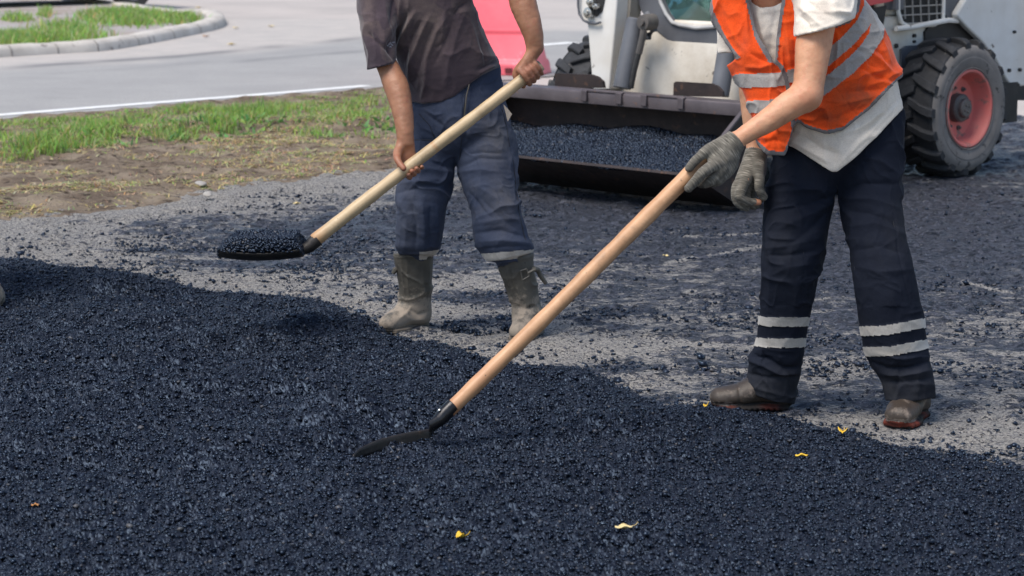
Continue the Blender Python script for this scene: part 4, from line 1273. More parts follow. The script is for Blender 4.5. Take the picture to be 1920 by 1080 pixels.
stain = np.clip(.85 * np.exp(-((u - 800) / 45) ** 2 - ((v - 60) / 50) ** 2) + .6 * np.exp(-((u - 690) / 14) ** 2 - ((v - 15) / 40) ** 2) + .35 * np.exp(-((u - 900) / 25) ** 2 - ((v - 90) / 40) ** 2) + .35 * (fbm(V, 6, 3, 360) > 0.15), 0, 1) * (n[:, 1] < .2)
m_print = surface('faded_print', (0.30, 0.29, 0.31), (0.2, 0.19, 0.2), 60, 0.8)
split({0: 'tshirt', 1: 'shirt_print'}, V, F, lab, {0: m_tee_dark, 1: m_print}, p1, W1, {'stain': tidy(stain)})

# rubber boots
def boot_field(shaft, heel, toe, wide=1.0, ank=None, toe_up=0.0):
    d = unit(toe - heel); lat = np.array([-d[1], d[0], 0]); z = np.array([0, 0, 1.0])
    L = np.linalg.norm(toe - heel)
    foot = Tube([(heel + z * .055, .044 * wide, .048), (heel + d * L * .33 + z * .075, .044 * wide, .052), (heel + d * L * .68 + z * .056, .050 * wide, .042), (toe + z * (.046 + toe_up), .042 * wide, .036)], lat=lat, k=.03)
    sole = Tube([(heel - d * .004 + z * .016, .047 * wide, .018), (heel + d * L * .35 + z * .018, .042 * wide, .016), (heel + d * L * .7 + z * .016, .055 * wide, .018), (toe + z * (.018 + toe_up), .047 * wide, .018)], lat=lat, k=.02)
    parts = [(foot, .03), (sole, .006)]
    if ank is not None: parts.insert(0, (Tube([ank, (heel + d * .035 + z * .085, .047, .05)], lat=lat, k=.03), .03))
    return parts, d, lat

def rubber_boot(shaft_rows, heel, toe, cutpoly, seams, label, toe_up=0.0):
    sh = Tube(shaft_rows, k=.02)
    parts, dr, lat = boot_field(shaft_rows, heel, toe, 1.0, shaft_rows[-1], toe_up)
    f0 = Union([(sh, .03)] + parts)
    top = cut_v(cutpoly, keep_above=False)
    def f(p):
        dd = f0(p)
        inner = -(Tube.__call__(shT, p))
        o = np.maximum(dd, inner)
        return np.maximum(np.maximum(o, top(p)), -p[:, 2] + .004)
    shT = sh.grown(-.007)
    lo, hi = f0.bounds(); lo[2] = 0
    V, F = sdf_mesh(f, lo, hi, 0.0045)
    n = normals_of(f0, V)
    u, v, s = pix(V)
    zz = V[:, 2]
    d = ridged(V, (12, 12, 16), 370, .007) * sstep(.06, .12, zz) * sstep(.34, .15, zz) + .002 * fbm(V, 20, 3, 371)
    d += .0022 * np.sin(zz * 620) * (zz < .032) * (zz > .006)
    for pts, w, a in seams: d += creases(V, n, [(pts, w, a)])
    V = V + n * tidy(d)[:, None]
    V[:, 2] = np.maximum(V[:, 2], .004)
    fc = V[F].mean(1)
    lab = np.where(fc[:, 2] < .033 + toe_up, 1, 0)
    st = np.clip(.85 * sstep(.30, .04, V[:, 2]) + .45 * fbm(V, 9, 3, 372), 0, 1)
    r = split({0: 'rubber_boot', 1: 'sole'}, V, F, lab, {0: m_boot, 1: m_boot_sole}, p1, W1, {'stain': tidy(st)})
    return r[0]
b1 = rubber_boot([row(735, 813, 462, 9.56, .9), row(739, 812, 490, 9.57, .9), row(745, 811, 525, 9.58, .92), row(748, 809, 562, 9.60, .95), row(752, 806, 585, 9.61, 1.0)],
                 G(786, 614), G(786, 614) + np.array([-.115, -.165, 0]), [(700, 476), (738, 475), (813, 474), (850, 473)],
                 [([(752, 480), (756, 530), (760, 560)], 1.8, .004), ([(763, 480), (765, 530), (768, 560)], 1.8, .004), ([(738, 482), (775, 482), (812, 481)], 2.5, .003),
                  ([(760, 575), (785, 590), (806, 584)], 5, -.008), ([(752, 588), (770, 600), (800, 598)], 5, .006), ([(745, 600), (765, 585), (770, 575)], 4, .006)], 'b1')
b2 = rubber_boot([row(928, 1001, 470, 9.40, .9), row(934, 1001, 500, 9.40, .9), row(947, 1007, 530, 9.41, .92), row(958, 1013, 565, 9.42, .95), row(963, 1016, 590, 9.425, 1.0)],
                 G(1000, 628), G(1000, 628) + np.array([-.055, -.175, 0]), [(900, 493), (931, 490), (1001, 473), (1040, 466)],
                 [([(946, 492), (955, 530), (966, 562)], 1.8, .004), ([(955, 490), (965, 530), (976, 560)], 1.8, .004), ([(932, 497), (965, 489), (1002, 480)], 2.5, .003),
                  ([(960, 572), (985, 580), (1012, 570)], 5, -.009), ([(962, 585), (990, 592), (1015, 586)], 5, .006), ([(970, 590), (972, 610), (970, 630)], 4, .005)], 'b2')
mb = MB()                                                 # side strap with buckle, loose end hanging out
mb.tube([P(1001, 504, 9.335), P(1008, 506, 9.36), P(1013, 516, 9.37), P(1024, 532, 9.37)], [.010, .011, .010, .008], 8)
for a, b_ in [((976, 508), (988, 504)), ((988, 504), (992, 518)), ((992, 518), (980, 525)), ((980, 525), (976, 508))]:
    mb.tube([P(*a, 9.332), P(*b_, 9.332)], .0035, 6)
mb.tube([P(990, 512, 9.332), P(1003, 505, 9.335)], .006, 6)
mb.build('boot_strap', m_boot, b2, W1)
mb = MB(); mb.tube([P(747, 500, 9.56), P(741, 506, 9.55), P(737, 513, 9.55)], [.007, .012, .008], 8)
mb.build('boot_strap', m_boot, b1, W1)
# ================================================================== worker on the right
W2 = P(1570, 778, 7.95); W2[2] = 0.0
H2a, H2b = P(836, 774, 7.34), P(1338, 284, 7.66)         # second shovel's handle
AX2 = unit(H2b - H2a)
LT = (.935, -.0, .355)
w2_torso = Tube([prow(1446, -38, 7.93, 52, .9), prow(1478, -8, 7.93, 96, .55), prow(1510, 55, 7.93, 108, .60), prow(1538, 110, 7.94, 114, .62), prow(1560, 165, 7.95, 116, .64), prow(1578, 225, 7.97, 116, .66), prow(1592, 300, 7.98, 118, .66)], lat=LT, k=.04)
w2_pelvis = Tube([row(1500, 1690, 190, 7.99, .66), row(1485, 1696, 235, 7.99, .66), row(1476, 1692, 275, 7.99, .58), row(1480, 1686, 295, 7.99, .5)], k=.05)
w2_legL = Tube([row(1480, 1588, 255, 8.00, 1.05), row(1456, 1578, 300, 8.00, 1.0), row(1441, 1569, 342, 8.00, .95), row(1432, 1562, 385, 7.99, .9), row(1428, 1553, 430, 7.97, .92), row(1430, 1539, 495, 7.95, .95), row(1426, 1526, 560, 7.98, .95), row(1423, 1517, 595, 8.00, .95), row(1417, 1510, 645, 8.03, .95), row(1405, 1504, 690, 8.05, .95), row(1398, 1494, 725, 8.06, .95), row(1396, 1490, 775, 8.06, .95)], k=.03)
w2_legR = Tube([row(1574, 1695, 255, 7.99, 1.0), row(1568, 1694, 300, 7.98, .98), row(1570, 1691, 342, 7.97, .95), row(1577, 1692, 385, 7.95, .95), row(1587, 1697, 430, 7.91, .95), row(1594, 1704, 470, 7.87, .95), row(1600, 1719, 530, 7.85, .92), row(1610, 1731, 595, 7.86, .9), row(1621, 1737, 648, 7.88, .9), row(1646, 1747, 690, 7.88, .95), row(1656, 1752, 722, 7.87, .95), row(1664, 1748, 775, 7.87, .95)], k=.03)
w2_armL = Tube([prow(1553, -25, 7.84, 38), prow(1537, 35, 7.77, 33), prow(1526, 80, 7.73, 34), prow(1519, 140, 7.70, 30), prow(1512, 178, 7.68, 28)], k=.02)
w2_foreL = Tube([prow(1512, 180, 7.68, 28), prow(1480, 198, 7.67, 27), prow(1440, 226, 7.655, 22), prow(1405, 248, 7.64, 18.5), prow(1376, 266, 7.63, 16.5, .85)], k=.02)
w2_armR = Tube([prow(1388, 0, 8.02, 26), prow(1392, 70, 8.03, 22), prow(1404, 150, 8.03, 21), prow(1412, 220, 8.0, 21), prow(1414, 265, 7.97, 16), prow(1415, 292, 7.96, 15.5, .8)], k=.02)
w2_neck = Tube([prow(1444, -15, 7.89, 40), prow(1436, -60, 7.84, 36)], k=.02)
w2_hp, w2_q, w2_f = head_parts(P(1418, -128, 7.80), look=(-.6, -.55, -.58))
def fing(pts, k=.008): return (Tube([prow(*q) for q in pts], k=k), .006)
# his left hand, knuckles up, gripping the handle; the index finger lies along it
hl_fing = [fing([(1354, 268, 7.625, 10.5), (1328, 281, 7.605, 10), (1307, 298, 7.598, 9), (1292, 315, 7.60, 8)]),
           fing([(1345, 306, 7.585, 11), (1322, 320, 7.565, 10.5), (1305, 338, 7.575, 9.5), (1291, 353, 7.585, 8)]),
           fing([(1356, 318, 7.60, 11), (1334, 338, 7.59, 10), (1316, 344, 7.62, 9), (1304, 334, 7.66, 8)]),
           fing([(1366, 318, 7.615, 10), (1348, 338, 7.60, 9.5), (1330, 342, 7.64, 8.5), (1318, 330, 7.67, 7.5)]),
           fing([(1376, 308, 7.63, 9), (1362, 328, 7.62, 8.5), (1346, 334, 7.65, 7.5), (1336, 324, 7.68, 7)])]
hl_palm = [(Tube([prow(1378, 264, 7.632, 15, .9), prow(1352, 286, 7.612, 15), prow(1338, 300, 7.60, 12)], k=.02), .012), (Tube([prow(1376, 268, 7.63, 15, .9), prow(1358, 300, 7.605, 15), prow(1350, 316, 7.595, 12)], k=.02), .012),
           (Tube([prow(1380, 270, 7.632, 15), prow(1370, 302, 7.62, 14), prow(1366, 316, 7.615, 11)], k=.02), .012), (Tube([prow(1372, 262, 7.635, 14), prow(1350, 272, 7.62, 12), prow(1330, 282, 7.608, 10)], k=.02), .012)]
# his right hand hanging, half closed
hr_fing = [fing([(1398, 336, 7.90, 10.5), (1387, 367, 7.885, 9.5), (1402, 378, 7.90, 8.5), (1413, 379, 7.91, 7.5)]),
           fing([(1391, 334, 7.915, 9.5), (1379, 354, 7.905, 8.5), (1382, 379, 7.905, 8), (1400, 390, 7.92, 7)]),
           fing([(1408, 340, 7.93, 10), (1398, 366, 7.93, 9), (1410, 385, 7.94, 8), (1420, 384, 7.96, 7)]),
           fing([(1414, 338, 7.955, 9), (1408, 362, 7.96, 8), (1418, 378, 7.975, 7), (1426, 374, 7.985, 6.5)]),
           fing([(1422, 312, 7.92, 11), (1424, 338, 7.90, 9.5), (1424, 355, 7.90, 8.5), (1432, 369, 7.91, 7.5)])]
hr_palm = [(Tube([prow(1415, 290, 7.955, 15), prow(1403, 318, 7.93, 14), prow(1397, 336, 7.905, 11.5)], k=.02), .012), (Tube([prow(1414, 292, 7.955, 15), prow(1413, 318, 7.945, 14), prow(1410, 338, 7.935, 11)], k=.02), .012),
           (Tube([prow(1412, 292, 7.955, 14), prow(1400, 316, 7.935, 13), prow(1392, 333, 7.92, 11)], k=.02), .012), (Tube([prow(1418, 294, 7.955, 14), prow(1421, 314, 7.93, 12)], k=.02), .012)]
hr_tip = [fing([(1413, 379, 7.91, 6.8), (1423, 379, 7.915, 5.6)])]
w2_shinL, w2_shinR = upto(w2_legL, 33), upto(w2_legR, 33)
small = lambda L, g: [(t.grown(g), k) for t, k in L]
def foot_core(heel, toe, shin):
    return [(Tube([(np.array(shin), .04), (heel + np.array([0, 0, .11]), .028)]), .02), (Tube([(heel + np.array([0, 0, .11]), .028), (heel + np.array([0, 0, .06]), .024)]), .02), (Tube([(heel + np.array([0, 0, .06]), .024), (toe + np.array([0, 0, .05]), .02)]), .02)]
S1h, S1t = G(1466, 769), G(1466, 769) + np.array([-.215, -.015, 0])
S2h = P(1716, 784, 7.94); S2h[2] = 0
S2t = S2h + np.array([-.085, -.180, 0])
w2_body_f = Union([(upto(w2_torso, 19), .03), (w2_pelvis.grown(-.02), .04), (w2_shinL, .04), (w2_shinR, .04), (w2_armL, .03), (w2_foreL, .02), (w2_armR, .03), (w2_neck, .03)]
                  + w2_hp + small(hl_fing + hl_palm, -.002) + small(hr_fing + hr_palm, -.002) + hr_tip + foot_core(S1h, S1t, w2_shinL.c[-1]) + foot_core(S2h, S2t, w2_shinR.c[-1]))
def w2_flush(V, n):
    u, v, s = pix(V)
    return np.clip(.35 * np.exp(-((u - 1515) / 22) ** 2 - ((v - 185) / 20) ** 2) + .5 * np.exp(-((u - 1420) / 10) ** 2 - ((v - 380) / 8) ** 2) + .3 * (v < 15), 0, 1)
p2 = build_body(w2_body_f, 0.0046, m_skin_fair, W2, w2_flush)
tag(p2, 'person in orange safety vest over a white t-shirt, bending to drag a long handled shovel', 'person')
hair_mesh(w2_q, w2_f, None, p2, W2)

def glove(parts, wrist, d, tipcut=None):
    """knitted glove following the hand, with a ribbed cuff; rows run across the hand"""
    d = unit(d)
    cuff = [(Tube([(np.array(wrist) - d * .028, .0335, .031), (np.array(wrist) + d * .012, .0315, .029)], k=.02), .012)]
    f0 = Union(parts + cuff)
    cut = plane_cut(np.array(wrist) - d * .024, -d)
    f = lambda p: np.maximum(f0(p), cut(p))
    lo, hi = f0.bounds()
    V, F = sdf_mesh(f, lo, hi, 0.003)
    n = normals_of(f0, V, .002)
    s = np.asarray(V - np.array(wrist, np.float32)) @ np.asarray(d, np.float32)
    b1_ = unit(np.cross(d, (0, -1, 0.01))); b2_ = np.cross(d, b1_)
    x1 = (V - wrist) @ b1_; x2 = (V - wrist) @ b2_
    ang = np.arctan2(x2, x1)
    rib = .0011 * np.sin(ang * 34) * sstep(.022, .012, s) + .0016 * np.exp(-((s + .020) / .003) ** 2)
    V = V + n * tidy(rib + .0012 * fbm(V, 60, 2, 401))[:, None]
    return mesh_np('glove', V, F, m_glove, p2, W2, True, {'rowco': np.stack([s, x1, x2], -1)})
glove(hl_fing + hl_palm, P(1370, 271, 7.63), P(1335, 303, 7.60) - P(1376, 266, 7.63))
glove(hr_fing + hr_palm, P(1415, 296, 7.955), P(1402, 340, 7.91) - P(1415, 290, 7.955))

# trousers
f0 = Union([(w2_pelvis, .05), (w2_legL, .04), (w2_legR, .012)])
f = shell(f0, .010, [cut_v([(1380, 720), (1396, 725), (1420, 742), (1450, 753), (1490, 758), (1520, 756), (1600, 752), (1667, 751), (1700, 754), (1746, 747), (1800, 745)])])
lo, hi = f0.bounds()
V, F = sdf_mesh(f, lo, hi, 0.004)
n = normals_of(f0, V)
u, v, s = pix(V)
d = creases(V, n, [([(1568, 366), (1530, 380), (1470, 392)], 7, -.010), ([(1566, 376), (1530, 396), (1460, 430)], 9, .010), ([(1560, 392), (1525, 425), (1470, 468)], 8, -.009), ([(1570, 362), (1540, 352), (1450, 360)], 8, .008), ([(1572, 360), (1620, 345), (1685, 345)], 7, -.009),
                   ([(1575, 372), (1630, 372), (1690, 392)], 9, .009), ([(1580, 395), (1630, 400), (1690, 425)], 8, -.009), ([(1592, 425), (1640, 420), (1700, 440)], 8, .008), ([(1600, 290), (1650, 300), (1690, 330)], 7, .007),
                   ([(1432, 478), (1470, 480), (1530, 470)], 5, -.007), ([(1434, 465), (1475, 462), (1520, 450)], 7, .007), ([(1440, 520), (1480, 500), (1535, 492)], 9, .006), ([(1600, 470), (1650, 462), (1705, 478)], 7, -.006), ([(1610, 500), (1650, 510), (1712, 505)], 9, .007),
                   ([(1675, 400), (1690, 500), (1716, 600)], 2, -.003), ([(1508, 470), (1505, 540), (1505, 590)], 2, -.0025), ([(1450, 440), (1445, 520), (1440, 590)], 10, .006), ([(1640, 440), (1665, 520), (1680, 590)], 14, .007),
                   ([(1404, 662), (1430, 668), (1470, 690), (1502, 688)], 5, -.015), ([(1402, 674), (1430, 684), (1465, 702), (1500, 700)], 6, .013), ([(1405, 655), (1440, 655), (1505, 660)], 5, .009), ([(1400, 700), (1440, 708), (1495, 706)], 5, -.010), ([(1455, 668), (1478, 700), (1480, 740)], 5, -.009),
                   ([(1420, 690), (1440, 720), (1460, 748)], 6, .006), ([(1400, 712), (1420, 728), (1480, 745)], 6, .006),
                   ([(1626, 676), (1660, 692), (1700, 690), (1744, 678)], 5, -.014), ([(1645, 662), (1690, 672), (1742, 664)], 6, .009), ([(1650, 700), (1690, 704), (1748, 694)], 6, .011), ([(1660, 716), (1700, 716), (1750, 708)], 5, -.008), ([(1690, 690), (1680, 720), (1675, 748)], 5, -.007), ([(1715, 690), (1722, 720), (1720, 745)], 6, .006)])
d += ridged(V, (6, 6, 6), 410, 0.0075, .8) + ridged(V, (14, 14, 13), 420, 0.0026, .8) + .0012 * fbm(V, 36, 2, 430)
d -= .016 * sstep(4, -8, v - np.interp(u, [1400, 1440, 1480, 1564, 1600, 1650, 1699, 1730], [250, 262, 271, 322, 298, 250, 197, 165]))
d *= np.where((v > 575) & (v < 668), .45, 1.0)
d += .010 * np.exp(-((v - 668) / 12) ** 2) * (u < 1430)
fc0 = V[F].mean(1); labf = lambda p: chunks(f0, p, 6000)
V = V + n * tidy(d)[:, None]
fc = V[F].mean(1); fu, fv, _ = pix(fc)
lab = np.zeros(len(F), int)
outer = labf(fc0) > -.005
for k_, pts in ((1, [(1400, 588), (1423, 600), (1440, 603), (1517, 603), (1540, 601)]), (2, [(1400, 638), (1420, 641), (1450, 643), (1510, 642), (1540, 641)])):
    m = (fu < 1560) & (np.abs(fv - np.interp(fu, [q[0] for q in pts], [q[1] for q in pts])) < 8.5) & outer; lab[m] = k_
for k_, pts in ((3, [(1590, 623), (1611, 621), (1660, 619), (1731, 606), (1750, 601)]), (4, [(1600, 661), (1621, 659), (1670, 658), (1737, 645), (1760, 639)])):
    m = (fu > 1560) & (np.abs(fv - np.interp(fu, [q[0] for q in pts], [q[1] for q in pts])) < 9.0) & outer; lab[m] = k_
V[np.unique(F[lab > 0])] += n[np.unique(F[lab > 0])] * np.float32(.0025)
stain = np.clip(.7 * sstep(660, 740, v) + .5 * np.exp(-((u - 1690) / 30) ** 2 - ((v - 420) / 60) ** 2) + .3 * np.exp(-((u - 1470) / 30) ** 2 - ((v - 480) / 70) ** 2), 0, 1)
tq = split({0: 'trousers', 1: 'reflective_strip', 2: 'reflective_strip', 3: 'reflective_strip', 4: 'reflective_strip'}, V, F, lab,
      {0: m_tr_navy, 1: m_reflect_pale, 2: m_reflect_pale, 3: m_reflect_pale, 4: m_reflect_pale}, p2, W2, {'stain': tidy(stain)})

for px_ in ([(1672, 400), (1686, 480), (1706, 540), (1716, 590)], [(1648, 262), (1668, 300), (1688, 330)], [(1566, 326), (1569, 350), (1571, 366)], [(1508, 440), (1504, 520), (1503, 585)], [(1602, 500), (1625, 580)], [(1400, 716), (1440, 742), (1488, 750)], [(1666, 744), (1700, 747), (1744, 740)]):
    surf_seam('seam', V, n, px_, m_seamdark, tq[0], W2)
# white t-shirt: trunk with a crew neck, two sleeves
w2_slL = Tube([prow(1552, -40, 7.86, 62), prow(1547, 10, 7.79, 58, 1.1), prow(1545, 50, 7.75, 56, 1.1), prow(1541, 105, 7.72, 54, 1.1)], lat=LT, k=.03)
w2_slR = Tube([prow(1388, -20, 8.0, 38), prow(1377, 50, 8.0, 32), prow(1375, 140, 8.01, 29)], k=.03)
trunk = Union([(w2_torso.grown(.004), .04)])
slv = Union([(w2_slL, .02)]); slr = Union([(w2_slR, .02)])
NK = P(1443, -44, 7.86)
neck_cut = lambda p: (54 / ppm(NK)) - np.sqrt(((p - NK) ** 2).sum(1))
ht = shell(trunk, .010, [cut_v([(1400, 255), (1440, 262), (1480, 271), (1520, 298), (1560, 322), (1570, 322), (1600, 298), (1650, 250), (1699, 197), (1730, 165)]), neck_cut])
hs = shell(slv, .010, [cut_v([(1450, 78), (1497, 67), (1540, 58), (1575, 47), (1606, 33), (1650, 15)])])
hr_ = shell(slr, .010, [cut_v([(1330, 98), (1347, 100), (1380, 99), (1420, 98)])])
f = lambda p: np.minimum(np.minimum(ht(p), hs(p)), hr_(p))
f0 = Union([(w2_torso.grown(.004), .04), (w2_slL, .01), (w2_slR, .01)])
lo, hi = f0.bounds()
V, F = sdf_mesh(f, lo, hi, 0.005)
n = normals_of(f0, V)
u, v, s = pix(V)
d = creases(V, n, [([(1498, 60), (1530, 58), (1570, 42), (1604, 28)], 1.8, .003), ([(1495, 10), (1520, 30), (1545, 52)], 6, .008), ([(1510, 0), (1535, 20), (1570, 35)], 6, -.007), ([(1560, 0), (1570, 20), (1598, 28)], 5, .007), ([(1500, 30), (1515, 45), (1520, 60)], 4, -.006),
                   ([(1420, 20), (1430, 60), (1445, 105)], 5, .006), ([(1455, 20), (1447, 60), (1446, 100)], 5, -.006), ([(1482, 262), (1520, 285), (1562, 308)], 5, .006), ([(1500, 250), (1540, 280), (1575, 290)], 8, -.007), ([(1568, 315), (1610, 270), (1690, 190)], 3, .004), ([(1560, 255), (1610, 240), (1660, 205)], 8, .007), ([(1590, 275), (1640, 235), (1685, 185)], 8, -.006)])
d += ridged(V, (9, 9, 9), 440, 0.006) + ridged(V, (20, 20, 20), 450, 0.002)
und = (u < 1700) & (v < np.interp(u, [1400, 1480, 1500, 1546, 1580, 1625, 1684, 1700], [270, 270, 232, 251, 245, 209, 151, 135]) - 12) & ~((u > 1400) & (u < 1470) & (v < 120)) & (hs(V) > .012) & (hr_(V) > .012)
d = np.where(und, -.012 + .2 * d, d)
V = V + n * tidy(d)[:, None]
fc = V[F].mean(1)
lab = np.where(neck_cut(fc) > -.014, 1, 0)
lab[fc[:, 1] > 7.98] = 0
stain = np.clip(.8 * np.exp(-((u - 1440) / 14) ** 2 - ((v - 85) / 30) ** 2) + .9 * np.exp(-((u - 1545) / 18) ** 2 - ((v - 18) / 16) ** 2) + .3 * (fbm(V, 7, 3, 460) > .2), 0, 1)
split({0: 'tshirt', 1: 'collar'}, V, F, lab, {0: m_tee_white, 1: m_tee_white}, p2, W2, {'stain': tidy(stain)})

# orange vest: open V front, hanging left panel, curved hem, grey trim, reflective tape
hang = Tube([prow(1374, 10, 7.90, 46, .8), prow(1398, 80, 7.86, 46, .8), prow(1425, 140, 7.83, 44, .8), prow(1443, 200, 7.81, 40, .8), prow(1456, 262, 7.80, 36, .8), prow(1464, 310, 7.80, 30, .8)], lat=LT, k=.03)
vb = Union([(w2_torso.grown(.030), .04), (hang, .05)])
YC = 7.93
def vneck(p):
    u, v, s = pix(p)
    uL = np.interp(v, [-200, 0, 70, 115, 135], [1392, 1404, 1421, 1446, 1466]); uR = np.interp(v, [-200, 0, 115, 135], [1478, 1466, 1450, 1436])
    g = np.minimum(u - uL, uR - u) / s
    return np.where(p[:, 1] < YC, g, -.3).astype(np.float32)
hem2 = [(1300, 250), (1412, 258), (1427, 276), (1442, 289), (1470, 291), (1479, 268), (1487, 236), (1496, 229), (1512, 240), (1546, 251), (1580, 245), (1625, 209), (1660, 172), (1684, 151), (1720, 122)]
hemf = cut_v(hem2)
ARMH = [(-200, 1318), (-20, 1327), (22, 1332), (58, 1349), (86, 1365), (108, 1382), (135, 1350), (150, 1200)]
def armhole(p):
    u, v, s = pix(p)
    return ((np.interp(v, [q[0] for q in ARMH], [q[1] for q in ARMH]) - u) / s).astype(np.float32) * .8
f = shell(vb, .011, [hemf, vneck, armhole])
lo, hi = vb.bounds()
V, F = sdf_mesh(f, lo, hi, 0.0042)
n = normals_of(vb, V)
u, v, s = pix(V)
items = [([(1362, 40), (1385, 80), (1412, 108)], 7, .010), ([(1380, 60), (1405, 100), (1440, 118)], 5, -.009), ([(1400, 126), (1425, 128), (1450, 120)], 5, .009), ([(1402, 134), (1430, 138), (1465, 136)], 4, -.008), ([(1425, 30), (1430, 70), (1445, 110)], 6, .007),
         ([(1470, 20), (1478, 80), (1484, 130)], 5, .008), ([(1484, 20), (1490, 70), (1492, 130)], 4, -.009), ([(1420, 222), (1435, 250), (1440, 280)], 6, .009), ([(1445, 225), (1455, 250), (1460, 285)], 6, -.009), ([(1430, 270), (1450, 262), (1474, 268)], 5, -.006),
         ([(1570, 176), (1610, 172), (1660, 166)], 7, -.010), ([(1575, 160), (1620, 140), (1665, 130)], 7, .012), ([(1560, 200), (1610, 188), (1655, 176)], 6, .009), ([(1530, 225), (1570, 222), (1620, 200)], 6, -.008), ([(1625, 92), (1650, 110), (1680, 140)], 6, .009), ([(1612, 125), (1640, 140), (1670, 150)], 5, -.009),
         ([(1645, 88), (1656, 102), (1664, 118)], 4, -.008), ([(1505, 215), (1530, 205), (1560, 196)], 6, .007), ([(1590, 70), (1605, 90), (1622, 102)], 4, -.006), ([(1480, 190), (1486, 215), (1490, 230)], 4, -.007),
         ([(1569, 168), (1590, 195), (1606, 216)], 1.6, -.004), ([(1569, 168), (1600, 150), (1628, 118)], 1.8, -.004), ([(1628, 118), (1646, 128)], 1.5, -.003)]
d = creases(V, n, items) + ridged(V, (10, 10, 8), 470, 0.011) + ridged(V, (22, 22, 18), 480, 0.0045)
d -= .007 * np.exp(-((v - 150) / 40) ** 2) * (u > 1500)
fc0 = V[F].mean(1)
V = V + n * tidy(d)[:, None]
fc = V[F].mean(1); fu, fv, fs = pix(fc)
lab = np.zeros(len(F), int)
def on(pts, w): return polydist(fu, fv, pts)[0] < w
outer = (chunks(vb, fc0, 6000) > -.005) & (fc[:, 1] < 7.96)
lab[on([(1385, 151), (1420, 151), (1450, 150), (1480, 147)], 13) & (fu < 1476)] = 2
lab[on([(1470, 144), (1500, 140), (1530, 135)], 12.5) & (fu > 1476)] = 6
lab[on([(1405, 200), (1440, 199), (1475, 196)], 11.5)] = 3
lab[on([(1480, 194), (1510, 188), (1548, 160), (1590, 127), (1622, 96), (1642, 66), (1648, 30), (1646, -20)], 13.5) & (fu > 1500)] = 4
lab[on([(1540, 118), (1558, 103), (1590, 76), (1618, 44), (1632, 12), (1630, -30)], 12.5) & (fu > 1500)] = 5
lab[~outer] = 0
front = fc[:, 1] < YC
trim = (hemf(fc) > -.010)
trim |= front & (np.abs(vneck(fc)) < .011) & (fv < 118)
trim |= front & on([(1448, 112), (1463, 124), (1472, 142), (1478, 170), (1484, 200), (1486, 236)], 4.2)
trim |= front & on([(1612, -20), (1606, 20), (1590, 40), (1563, 50)], 3.6)
trim |= (armhole(fc) > -.010) & (fv < 110)
lab[trim] = 1
V[np.unique(F[lab > 0])] += n[np.unique(F[lab > 0])] * np.float32(.0025)
stain = np.clip(1.0 * np.exp(-((u - 1610) / 48) ** 2 - ((v - 185) / 22) ** 2) + .6 * np.exp(-((u - 1560) / 40) ** 2 - ((v - 225) / 12) ** 2) + .5 * np.exp(-((u - 1465) / 14) ** 2 - ((v - 180) / 30) ** 2) + .5 * np.exp(-((u - 1420) / 30) ** 2 - ((v - 128) / 8) ** 2) + .6 * np.exp(-((u - 1395) / 14) ** 2 - ((v - 80) / 30) ** 2) + .25 * (fbm(V, 8, 3, 490) > .25), 0, 1)
vq = split({0: 'safety_vest', 1: 'trim', 2: 'reflective_strip', 3: 'reflective_strip', 4: 'reflective_strip', 5: 'reflective_strip', 6: 'reflective_strip'}, V, F, lab,
      {0: m_orange, 1: m_trim, 2: m_reflect, 3: m_reflect, 4: m_reflect, 5: m_reflect, 6: m_reflect}, p2, W2, {'stain': tidy(stain)})

m_seamred = surface('dark_orange_thread', (0.25, 0.03, 0.006), (0.32, 0.04, 0.01), 30, 0.8)
for px_ in ([(1569, 168), (1588, 192), (1606, 217)], [(1569, 168), (1600, 146), (1628, 118)], [(1628, 118), (1648, 132)], [(1512, 232), (1546, 243), (1580, 237), (1622, 203)], [(1404, 162), (1440, 163), (1470, 161)], [(1412, 186), (1440, 186), (1474, 183)]):
    surf_seam('seam', V, n, px_, m_seamred, vq[0], W2, .0013)
